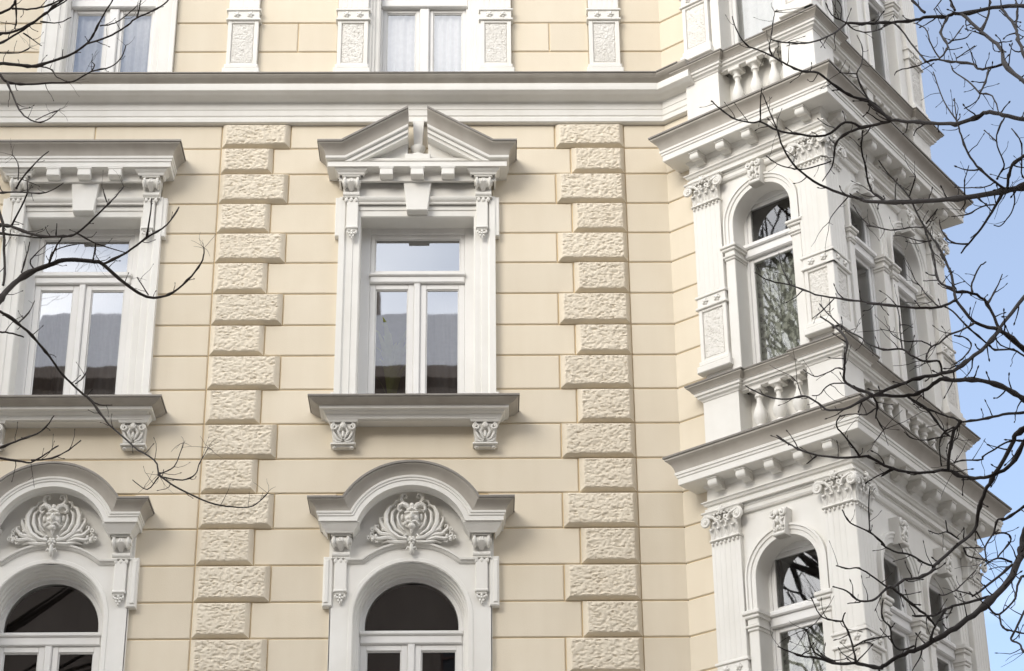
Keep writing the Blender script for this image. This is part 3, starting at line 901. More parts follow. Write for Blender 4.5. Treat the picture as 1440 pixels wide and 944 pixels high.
# ------------------------------------------------------------------ round-headed windows of the lower floor
def low_window(a):
    fr = FA
    zs, hw = 8.887, .565
    g = G()
    arch_wall(g, fr, a - .80, a + .80, 6.6, 9.44, a, hw + .001, 6.9, zs, .058)
    g.box(fr, a - .803, a - .79, -.02, .058, 6.6, 9.44, .001); g.box(fr, a + .79, a + .803, -.02, .058, 6.6, 9.44, .001)
    sur = g.obj('window_surround', 'white', house)
    path = [(a + u, z) for u, z in arch_path(hw, 6.9, zs, 28)]
    prof = [(-.045, -.32), (-.045, -.155), (-.032, -.140), (-.030, -.095), (-.016, -.085), (-.014, -.040), (0, -.028), (0, .050), (.010, .066), (.046, .066), (.052, .056)]
    G().face_sweep(fr, path, prof, caps=False).obj('archivolt', 'white', sur, smooth=30)
    g = G()
    for sx in (-1, 1):
        g = G()
        lo, hi = sorted((a + sx * .775, a + sx * .874)); g.box(fr, lo, hi, -.02, .082, 8.985, 9.508, .012)
        lo, hi = sorted((a + sx * .815, a + sx * .860)); g.box(fr, lo, hi, .07, .094, 9.02, 9.47, .008)
        g.obj('ear', 'white', sur)
    # label mould over the arch, tympanum above
    rl = .725; zc = 9.615 - rl
    ang = math.degrees(math.asin(.478 / rl))
    lab = [(a - .66, 9.436), (a - .478, 9.436)] + arc(a, zc, rl, 90 + ang, 90 - ang, 18)[1:-1] + [(a + .478, 9.436), (a + .66, 9.436)]
    G().face_sweep(fr, lab, [(-.004, .0), (-.004, .064), (.010, .084), (.024, .090), (.028, .108), (.046, .112), (.050, .07), (.050, 0)]).obj('label_mould', 'white', sur, smooth=35)
    poly = [(a - .82, 9.44), (a - .60, 9.44)] + [(a - .478, 9.44)] + arc(a, zc, rl, 90 + ang, 90 - ang, 18)[1:-1] + [(a + .478, 9.44), (a + .82, 9.44), (a + .82, 9.84), (a + .57, 9.84)] + arc(a, 9.617, .62, 21, 159, 24) + [(a - .57, 9.84), (a - .82, 9.84)]
    P = fr.P
    g = G()
    bot = lambda u: 9.44 if abs(u) >= .478 else zc + math.sqrt(rl * rl - u * u)
    top = lambda u: 9.84 if abs(u) >= .58 else 9.617 + math.sqrt(.62 ** 2 - u * u)
    n = 48
    for i in range(n):
        ua, ub = -.82 + 1.64 * i / n, -.82 + 1.64 * (i + 1) / n
        g.add([P(a + ua, .054, bot(ua)), P(a + ub, .054, bot(ub)), P(a + ub, .054, top(ub)), P(a + ua, .054, top(ua))], [(0, 1, 2, 3)])
    for sx in (-1, 1): g.add([P(a + sx * .82, -.02, 9.44), P(a + sx * .82, .054, 9.44), P(a + sx * .82, .054, 9.84), P(a + sx * .82, -.02, 9.84)], [(0, 1, 2, 3)])
    # spandrel between arch ring and label
    for i in range(n):
        ua, ub = -.50 + 1.0 * i / n, -.50 + 1.0 * (i + 1) / n
        g.add([P(a + ua, .058, 9.439), P(a + ub, .058, 9.439), P(a + ub, .058, bot(ub)), P(a + ua, .058, bot(ua))], [(0, 1, 2, 3)])
    g.obj('tympanum', 'white', sur)
    inst('cartouche', ME['cartouche'], fr, a, .052, 9.545, sur, scale=(.96, 1.3, 1.0))
    # crown bent into a segmental arch
    R0, czh, z0 = .788, 9.617, 10.02
    LC = [(.0, -.235), (.03, -.232), (.045, -.222), (.14, -.218), (.14, -.168), (.150, -.164), (.152, -.146), (.162, -.140), (.164, -.122), (.160, -.118), (.164, -.104), (.174, -.084), (.192, -.062), (.214, -.044), (.230, -.034), (.240, -.026), (.240, 0), (.0, .03)]
    def mid(h):
        r = R0 + h; zf = z0 + h; dz = zf - czh
        uj = math.sqrt(r * r - dz * dz)
        al = math.degrees(math.atan2(dz, -uj)); be = 180 - al
        return [(u, z) for u, z in arc(0, czh, r, al, be, 30)]
    hb, ob = (.78 if a > -2 else .73), .16
    G().rows(hood_rows(fr, a, hb, ob, z0, mid, LC[:10] + [(.0, -.118)])).obj('hood', 'white', sur, smooth=25)
    G().rows(hood_rows(fr, a, hb, ob, z0, mid, [(.0, -.117)] + LC[9:])).obj('crown_moulding', 'grey', sur, smooth=25)
    G().rows(hood_rows(fr, a, hb, ob, z0, mid, [(.236, -.010), (.252, -.014), (.252, .008), (.0, .035)])).obj('flashing', 'zinc', sur, smooth=25)
    for sx in (-1, 1):
        lo, hi = sorted((a + sx * .585, a + sx * (hb + .055)))
        g = G().plan([(lo, -.05), (lo, -.215), (hi, -.215), (hi, -.05)], [(0, 9.700), (.012, 9.706), (.02, 9.726), (.045, 9.752), (.062, 9.785), (.068, 9.792), (.068, 9.802)])
        g.obj('bed_moulding', 'white', sur, smooth=30)
        inst('console', ME['console'], fr, a + sx * .70, .054, 9.702, sur)
        G().box(fr, a + sx * .70 - .060, a + sx * .70 + .060, .04, .098, 9.15, 9.470, .006).obj('strip', 'white', sur)
        inst('pendant', ME['pendant'], fr, a + sx * .70, .064, 9.155, sur)
    # window: arched frame, fanlight, two casements
    g = G()
    g.face_sweep(fr, [(a + u, z) for u, z in arch_path(.57, 6.9, zs, 28)], [(.0, -.32), (.0, -.20), (-.055, -.200), (-.062, -.215), (-.062, -.228), (-.098, -.23), (-.105, -.25), (-.105, -.32)], caps=False)
    g.box(fr, a - .51, a + .51, -.31, -.195, 8.690, 8.790, .012); g.box(fr, a - .52, a + .52, -.31, -.172, 8.778, 8.822, .012)
    g.box(fr, a - .036, a + .036, -.31, -.200, 6.95, 8.69, .010)
    win = g.obj('window', 'frame', house, smooth=30)
    gp = G(); ap = arc(a, zs, .475, 180, 0, 28)
    vs_ = [fr.P(u, -.245, z) for u, z in ap] + [fr.P(a + .475, -.245, 8.80), fr.P(a - .475, -.245, 8.80)]
    gp.add(vs_, [tuple(reversed(range(len(vs_))))]); gp.obj('pane', 'low_glass', win, recalc=False)
    sash(fr, a - .508, a - .036, 6.95, 8.69, win, o=-.235, w=.062, mat='low_glass'); sash(fr, a + .036, a + .508, 6.95, 8.69, win, o=-.235, w=.062, mat='low_glass')
    G().box(fr, a - .9, a + .9, -.02, .25, 6.72, 6.88, .02).obj('sill_shelf', 'white', sur)

for a in LOWW: low_window(a)

# ------------------------------------------------------------------ upper floor: windows and panelled pilasters
def rough_panel_mesh(w, h, seed):
    g = G()
    rough_grid(g, LOCAL, -w / 2, w / 2, 0, h, 0, .013, .0068, seed, fx=66, fz=66, skirt=.012)
    return g.mesh('rough_panel', 'relief', 55)
ME['panel'] = [rough_panel_mesh(.245, .53, s) for s in (3, 8, 12)]
ME['rosette'] = (lambda g: [g.ball(LOCAL, 0, .012, 0, .022, .018, .022, 8, 5)] + [g.ball(LOCAL, .026 * math.cos(k * 1.257), .006, .026 * math.sin(k * 1.257), .016, .012, .016, 6, 4) for k in range(5)] and g)(G()).mesh('rosette', 'white', 50)

def pilaster(fr, u, z0, zt, out0, out1, idx, w=.345, parent=None, base=True):
    """panelled pilaster: base, hewn panel, band with rosettes, fluted shaft above"""
    hw = w / 2
    g = G()
    # stepped base
    g.box(fr, u - hw - .035, u + hw + .035, out0, out1 + .035, z0, z0 + .075, .008)
    g.box(fr, u - hw - .018, u + hw + .018, out0, out1 + .018, z0 + .075, z0 + .135, .012)
    # panel frame
    zp0, zp1 = z0 + .135, z0 + .735
    ring_boxes(g, fr, u - hw, u + hw, zp0, zp1, .045, out0, out1, wt=.03, wb=.03, c=.004)
    g.box(fr, u - hw + .04, u + hw - .04, out0, out1 - .022, zp0 + .02, zp1 - .02, .002)
    # band
    g.box(fr, u - hw - .022, u + hw + .022, out0, out1 + .022, zp1, zp1 + .028, .006)
    g.box(fr, u - hw - .004, u + hw + .004, out0, out1 + .006, zp1 + .028, zp1 + .130, .004)
    g.box(fr, u - hw - .022, u + hw + .022, out0, out1 + .022, zp1 + .130, zp1 + .158, .006)
    # shaft with flutes
    zs0 = zp1 + .158
    g.box(fr, u - hw + .004, u + hw - .004, out0, out1 - .0025, zs0, zt, .002)
    nf = 5
    for i in range(nf + 1):
        c = u - hw + .022 + (w - .044) * i / nf
        g.box(fr, c - .021, c + .021, out0, out1, zs0 + .02, zt - .005, .004)
    o = g.obj('pilaster', 'white', parent or house)
    inst('rough_panel', ME['panel'][idx % 3], fr, u, out1 - .016, zp0 + .035, o)
    for sx in (-1, 1): inst('rosette', ME['rosette'], fr, u + sx * .075, out1 + .006, zp1 + .079, o)
    return o

for i, u in enumerate(PILX): pilaster(FA, u, 15.16 + .115, 17.58, -.02, .080, i)
for i, u in enumerate(PILX):
    G().box(FA, u - .24, u + .24, -.02, .13, 15.14, 15.275, .01).obj('pedestal', 'white', house)

def top_window(a, kind):
    fr = FA
    hw = .50
    path = [(a - hw, 15.13), (a - hw, 17.6), (a + hw, 17.6), (a + hw, 15.13)]
    if kind == 'pil': prof = [(0, -.30), (0, -.05), (.018, -.035), (.05, -.030), (.06, -.005), (.085, .0), (.095, .03), (.16, .035), (.16, -.024)]
    else: prof = [(0, -.30), (0, .0), (.02, .02), (.07, .024), (.08, .045), (.20, .05), (.212, .065), (.252, .068), (.252, -.026)]
    sur = G().face_sweep(fr, path, prof).obj('window_surround', 'white', house, smooth=25)
    g = G(); ring_boxes(g, fr, a - .52, a + .52, 15.10, 17.6, .042, -.31, -.185)
    g.box(fr, a - .50, a + .50, -.30, -.15, 16.37, 16.47, .012)
    g.box(fr, a - .055, a + .055, -.30, -.175, 15.14, 16.37, .012)
    win = g.obj('window', 'frame', house)
    sash(fr, a - .478, a - .055, 15.15, 16.37, win, w=.045, mat='top_glass'); sash(fr, a + .055, a + .478, 15.15, 16.37, win, w=.045, mat='top_glass')
    sash(fr, a - .478, a + .478, 16.47, 17.56, win, w=.05)
for a, k in TOPW: top_window(a, k)

# ------------------------------------------------------------------ corner bay
FLOORS = [
    dict(L=7.30, base=7.36, band=8.13, cap=9.53, capt=9.85, T=10.44, imp0=8.53, imp1=8.735, spr=9.055, prev=6.5),
    dict(L=11.245, base=11.335, band=12.13, cap=13.36, capt=13.66, T=14.24, imp0=12.60, imp1=12.77, spr=13.015, prev=10.44),
    dict(L=15.12, base=15.22, band=15.98, cap=17.25, capt=17.55, T=18.2, imp0=16.48, imp1=16.65, spr=16.9, prev=14.24),
]
P0w = xy(BEND + D1 * S0 - N1 * .08)
P0 = xy(BEND + D1 * S0 + N1 * PIL)
PATH = [P0w, P0, xy(C1), xy(C2), xy(C3)]
WH = .352                                                       # half width of a bay opening
WINS = [(F1, 1.21, WH), (F2, .935, .335), (F2, 1.935, .335)]

def bay_storey(fl, no):
    T, L = fl['T'], fl['L']
    zlo = fl['prev'] - .02
    # wall sheets with arched openings, a little behind the pilasters
    wo = PIL - .055
    g = G()
    zb = L - .02; ztop = T - .40
    arch_wall(g, F1, S0 + .02, S1 - .045, zb, ztop, 1.21, WH, zb, fl['spr'], wo)
    arch_wall(g, F2, .045, 1.435, zb, ztop, .935, .335, zb, fl['spr'], wo)
    arch_wall(g, F2, 1.435, T1 - .045, zb, ztop, 1.935, .335, zb, fl['spr'], wo)
    q = lambda fr, a, b, c, d: g.add([fr.P(a, wo, c), fr.P(b, wo, c), fr.P(b, wo, d), fr.P(a, wo, d)], [(0, 1, 2, 3)])
    q(F3, .045, 2.2, zlo, ztop)
    g.add([F1.P(S0 + .02, -.08, zlo), F1.P(S0 + .02, wo, zlo), F1.P(S0 + .02, wo, ztop), F1.P(S0 + .02, -.08, ztop)], [(0, 1, 2, 3)])
    bw = g.obj('bay_wall', 'white', house)
    # arches, imposts, keystones, window joinery
    for fr, u, hw in WINS:
        spr = fl['spr']
        path = [(u + a, z) for a, z in arch_path(hw, fl['imp1'], spr, 24)]
        G().face_sweep(fr, path, [(0, wo - .20), (0, wo + .002), (.006, wo + .020), (.050, wo + .022), (.056, wo + .034), (.085, wo + .036), (.092, wo + .050), (.112, wo + .048), (.114, wo - .01)], caps=False).obj('archivolt', 'white', bw, smooth=30)
        for sx in (-1, 1):
            gj = G(); gi = G()
            lo, hi = sorted((u + sx * hw, u + sx * (hw + .112)))
            gj.box(fr, lo, hi, wo - .20, wo + .030, zb, fl['imp0'], .006)
            ext = .022
            h = fl['imp1'] - fl['imp0']
            for k, (e, f0, f1) in enumerate(((.010, 0, .16), (.022, .16, .30), (.006, .30, .62), (.026, .62, .80), (.042, .80, 1.0))):
                lo2, hi2 = (lo - e, hi + e)
                gi.box(fr, lo2, hi2, wo - .185, wo + .034 + e, fl['imp0'] + h * f0, fl['imp0'] + h * f1 - .0005, .008)
            gj.obj('pier', 'white', bw); gi.obj('impost', 'white', bw)
        inst('keystone', ME['keystone'], fr, u, wo + .02, spr + hw - .02, bw)
        # joinery: rectangular frame standing behind the arch
        o = wo - (.20 if fr is F1 else .10)                        # the side windows sit nearer the face
        zt = spr + hw + .02
        zt0 = fl['imp0'] + .06
        g = G(); ring_boxes(g, fr, u - hw - .03, u + hw + .03, zb - .05, zt, .062, o - .06, o + .01, wt=.085)
        g.box(fr, u - hw, u + hw, o - .05, o + .045, zt0, zt0 + .11, .014); g.box(fr, u - hw, u + hw, o - .05, o + .075, zt0 + .10, zt0 + .16, .014)
        win = g.obj('window', 'frame', house)
        for (a0, a1) in ((zb, zt0), (zt0 + .16, zt - .085)):
            g = G(); ring_boxes(g, fr, u - hw + .03, u + hw - .03, a0, a1, .048, o - .045, o - .004)
            g.obj('sash', 'frame', win)
            pane(fr, u - hw + .075, u + hw - .075, a0 + .045, a1 - .045, o - .022, win, 'bay_glass')
    # pilasters (the corner one turns the corner)
    zt = fl['cap']
    h1 = fl['band'] - fl['base']
    zb0 = fl['band'] - .735
    for fr, u, i in ((F1, S0 + .1725, 0), (F1, S1 - .1725 - .002, 1), (F2, .1745, 2), (F2, T1 - .1745, 0)):
        p = pilaster(fr, u, zb0, zt, wo - .02, PIL, i + no)
        inst('capital', ME['capital'], fr, u, PIL, fl['cap'], p, scale=(1, 1, (fl['capt'] - fl['cap']) / .31))
    pc = G().plan([xy(C1 - D1 * .06), xy(C1), xy(C1 + D2 * .06)], [(-.06, fl['base']), (-.004, fl['base']), (-.004, fl['capt']), (-.06, fl['capt'])])
    pc.obj('corner_bead', 'white', bw)
    # entablature
    za = fl['capt']
    EP = [(-.06, za), (.030, za), (.032, za + .035), (.012, za + .04), (.012, za + .062), (.034, za + .070), (.044, za + .090), (.060, za + .098), (.060, za + .108), (.012, za + .116),
          (.008, T - .345), (.020, T - .335), (.032, T - .315), (.036, T - .30), (.205, T - .296), (.212, T - .290), (.212, T - .225), (.222, T - .218), (.224, T - .196), (.234, T - .190), (.236, T - .165), (.230, T - .160), (.234, T - .140),
          (.242, T - .112), (.258, T - .082), (.278, T - .058), (.294, T - .046), (.304, T - .036), (.305, T - .030), (.305, T), (.10, T + .03), (-.30, T + .05)]
    G().plan(PATH, [(-.055, za - .095), (-.028, za - .09), (-.016, za - .07), (-.018, za - .035), (-.008, za - .025), (-.008, za + .002), (-.06, za + .002)]).obj('architrave', 'white', bw, smooth=30)
    ke = next(i for i, q in enumerate(EP) if q[0] == .230)
    ent = G().plan(PATH, EP[:ke + 1] + [(-.2, T - .160)]).obj('bay_cornice', 'white', house, smooth=25)
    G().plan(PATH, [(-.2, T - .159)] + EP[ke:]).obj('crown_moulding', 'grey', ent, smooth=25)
    G().plan(PATH, [(.300, T - .010), (.318, T - .014), (.319, T + .006), (.10, T + .036), (-.30, T + .056)], caps=False).obj('flashing', 'zinc', ent)
    for k in range(5): inst('modillion', ME['modillion'], F1, .55 + .335 * k, PIL + .010, T - .302, ent)
    for k in range(8): inst('modillion', ME['modillion'], F2, .20 + .353 * k, PIL + .010, T - .302, ent)
    for k in range(5): inst('modillion', ME['modillion'], F3, .25 + .36 * k, PIL + .010, T - .302, ent)
    # ledge with its breaks, pedestals, balusters beneath
    b = .045
    W = lambda fr, u, p: xy(fr.P(u, PIL + p, 0))
    lp = [P0w, P0, W(F1, .815, 0), W(F1, .815, -b), W(F1, 1.632, -b), W(F1, 1.632, 0), xy(C1), W(F2, .46, 0), W(F2, .46, -b), W(F2, 2.41, -b), W(F2, 2.41, 0), xy(C2), xy(C3)]
    LP = [(-.06, L - .175), (.008, L - .172), (.016, L - .155), (.040, L - .140), (.044, L - .118), (.062, L - .112), (.064, L - .088), (.080, L - .078), (.102, L - .045), (.118, L - .032), (.126, L - .026), (.126, L), (-.35, L + .03)]
    led = G().plan(lp, LP[:8] + [(-.2, L - .088)]).obj('bay_ledge', 'white', house, smooth=25)
    G().plan(lp, [(-.2, L - .087)] + LP[7:]).obj('crown_moulding', 'grey', led, smooth=25)
    G().plan(lp, [(.122, L - .008), (.136, L - .010), (.137, L + .005), (-.20, L + .034)], caps=False).obj('flashing', 'zinc', led)
    zp0 = fl['prev'] + .02
    zg0, zg1 = zp0 + .17, L - .17
    def ped(fr, a, c, o1=PIL, nm='pedestal'):
        g = G().box(fr, a, c, -.08, o1, zp0, L - .15, .006); g.box(fr, a - .02 if a > .1 else a, c + .02, -.08, o1 + .025, zp0, zp0 + .12, .012)
        return g
    G().plan([P0w, P0, W(F1, .815, 0), W(F1, .815, -.3)], [(-.004, zp0), (.022, zp0), (.022, zp0 + .12), (0, zp0 + .135), (0, L - .15)], caps=False).obj('pedestal', 'white', led)
    G().plan([W(F1, 1.632, -.3), W(F1, 1.632, 0), xy(C1), W(F2, .46, 0), W(F2, .46, -.3)], [(-.004, zp0), (.022, zp0), (.022, zp0 + .12), (0, zp0 + .135), (0, L - .15)], caps=False).obj('pedestal', 'white', led)
    G().plan([W(F2, 2.41, -.3), W(F2, 2.41, 0), xy(C2), xy(C3)], [(-.004, zp0), (.022, zp0), (.022, zp0 + .12), (0, zp0 + .135), (0, L - .15)], caps=False).obj('pedestal', 'white', led)
    G().box(F2, 1.36, 1.51, -.2, PIL - b, zg0 - .02, L - .16, .006).obj('pedestal', 'white', led)
    g = G()
    for fr, a, c in ((F1, .80, 1.65), (F2, .44, 2.43)):
        g = G()
        g.add([fr.P(a, PIL - .22, zp0), fr.P(c, PIL - .22, zp0), fr.P(c, PIL - .22, L), fr.P(a, PIL - .22, L)], [(0, 1, 2, 3)])
        g.box(fr, a, c, -.20, PIL - .02, zp0, zg0 - .02, .008)
        g.obj('balustrade_back', 'white', led)
    hgt = L - .16 - (zg0 - .025)
    for fr, u0, n, st in ((F1, .990, 3, .235), (F2, .60, 4, .21), (F2, 1.62, 4, .21)):
        for k in range(n):
            inst('baluster', ME['baluster'], fr, u0 + st * k, PIL - .105, zg0 - .025, led, scale=(1.12, 1.12, hgt / .40))

for i, fl in enumerate(FLOORS): bay_storey(fl, i)
# corbelled foot of the bay, out of the picture
G().plan(PATH, [(-.9, 5.0), (-.5, 5.6), (-.3, 5.75), (-.3, 5.95), (0, 6.3), (.1, 6.35), (.1, 6.5), (-.1, 6.52)]).obj('bay_foot', 'white', house, smooth=25)

# ------------------------------------------------------------------ rest of the body: roof, flanks, rooms
g = G()
cr_ = [(XL, -.35), (XR, -.35)]
ro = [Vector((XL - .3, -.5, Z_TOP)), Vector((2.2, -.5, Z_TOP)), Vector((C1.x - .2, C1.y - .4, Z_TOP)), Vector((C2.x + .5, C2.y - .3, Z_TOP)), Vector((C3.x, C3.y, Z_TOP)), Vector((C3.x + .4, 11.3, Z_TOP)), Vector((XL - .3, 11.3, Z_TOP))]
tp = [Vector((p.x * .72 - .6, 5.4 + (p.y - 5.4) * .35, Z_TOP + 3.4)) for p in ro]
n = len(ro)
g.add(ro + [p + Vector((0, 0, .35)) for p in ro] + tp, [tuple(range(n))] + [(i, (i + 1) % n, n + (i + 1) % n, n + i) for i in range(n)] + [(n + i, n + (i + 1) % n, 2 * n + (i + 1) % n, 2 * n + i) for i in range(n)] + [tuple(range(2 * n, 3 * n))])
g.obj('roof', 'rooftile', house)
g = G()
q = lambda a, b: g.add([(a[0], a[1], 0), (b[0], b[1], 0), (b[0], b[1], Z_TOP + .1), (a[0], a[1], Z_TOP + .1)], [(0, 1, 2, 3)])
q((XL, .03), (XL, 11)); q((XL, 11), (C3.x, 11)); q((C3.x, 11), (C3.x, C3.y))
g.obj('flank_wall', 'beige', house)
g = G()
for z in (6.5, 10.55, 14.5):
    g.add([Vector((XL, .36, z)), Vector((1.9, .36, z)), F1.P(.5, -.2, z), F1.P(1.9, -.2, z), F2.P(.3, -.2, z), F2.P(2.7, -.2, z), Vector((C3.x - .1, C3.y, z)), Vector((C3.x - .1, 3.0, z)), Vector((XL, 3.0, z))], [tuple(range(9))])
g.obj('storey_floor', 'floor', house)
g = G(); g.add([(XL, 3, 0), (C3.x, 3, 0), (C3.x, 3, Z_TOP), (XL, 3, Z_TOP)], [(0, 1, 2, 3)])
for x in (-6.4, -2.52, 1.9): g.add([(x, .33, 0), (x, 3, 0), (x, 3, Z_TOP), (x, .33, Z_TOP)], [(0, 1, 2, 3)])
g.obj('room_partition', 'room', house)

# ------------------------------------------------------------------ curtains, blinds and a plant inside the windows
for a, lab in ((TOPW[0][0], 'centre'), (TOPW[1][0], 'left')):
    for sx, side in ((-1, 'left'), (1, 'right')):
        lo, hi = sorted((a + sx * .02, a + sx * .47))
        wavy('net_curtain', FA, lo, hi, 15.16, 17.5, -.295, .012, 5, 'net', f'white net curtain behind the {side} casement of the upper {lab} window', 31 + int(a * 7) + sx)
a = MIDW[1][0]
wavy('dark_curtain', FA, a - .52, a - .20, 11.2, 13.4, -.40, .025, 3, 'dark_drape', 'dark curtain at the left edge of the left middle window', 5, gather=.5)
wavy('grey_curtain', FA, a - .26, a + .0, 11.2, 13.4, -.46, .03, 3, 'drape', 'grey curtain hanging in the left casement of the left middle window', 6)
wavy('net_curtain', FA, a + .02, a + .52, 11.2, 12.75, -.42, .015, 6, 'drape', 'grey net curtain behind the right casement of the left middle window', 9)
a = MIDW[0][0]
wavy('net_curtain', FA, a + .02, a + .52, 11.2, 12.75, -.42, .015, 6, 'drape', 'grey net curtain behind the right casement of the centre middle window', 19)
for a, lab in ((LOWW[0], 'centre'), (LOWW[1], 'left')):
    wavy('blind', FA, a - .52, a + .52, 6.95, 9.45, -.42, .004, 3, 'blind', f'drawn charcoal blind behind the {lab} round-headed window', 3)
for (fr, u, hw), lab in zip(WINS, ('broad left side', 'right side, nearer the corner', 'right side, farther from the corner')):
    for fl, fn in zip(FLOORS, ('lower', 'middle', 'upper')):
        zt = fl['imp0'] + .06
        if fn == 'upper': wavy('net_curtain', fr, u - hw, u + hw, fl['L'], fl['spr'] + hw, -.30, .012, 5, 'net', f'white net curtain in the upper bay window on the {lab}', 51)
        else: wavy('lace_curtain', fr, u - hw + .02, u + hw, fl['L'], zt, -.27, .02, 4, 'lace', f'pale lace curtain in the {fn} bay window on the {lab}', 61 + len(lab))
pl = empty('potted_plant', (MIDW[0][0] - .27, .47, 11.0))
tag(pl, 'yellow-green leafy pot plant inside the centre middle window', 'plant')
G().lathe((0, 0, 0), [(.10, 0), (.14, .26), (.15, .26), (.15, .30)], 14).obj('pot', 'pot', pl, smooth=40)
rnd = random.Random(4)
for k in range(26):
    a0 = rnd.random() * 6.28; ln = rnd.uniform(.7, 1.75); sp = rnd.uniform(.10, .30)
    pts = []
    for i in range(7):
        t = i / 6
        pts.append(Vector((math.cos(a0) * sp * t ** 1.6, math.sin(a0) * sp * t ** 1.6 * .6 - .12 * t, .28 + ln * (t - .35 * t ** 3))))
    wv = Vector((-math.sin(a0), math.cos(a0), 0)) * .035
    g = G(); vs_ = []
    for i, p in enumerate(pts):
        k2 = math.sin(math.pi * min(1, .12 + i / 6 * .88)) + .05
        vs_ += [p - wv * k2, p + Vector((0, 0, -.008)), p + wv * k2]
    g.add(vs_, [(i * 3 + j, i * 3 + j + 1, i * 3 + j + 4, i * 3 + j + 3) for i in range(6) for j in range(2)])
    g.obj('leaf', 'leaf', pl)
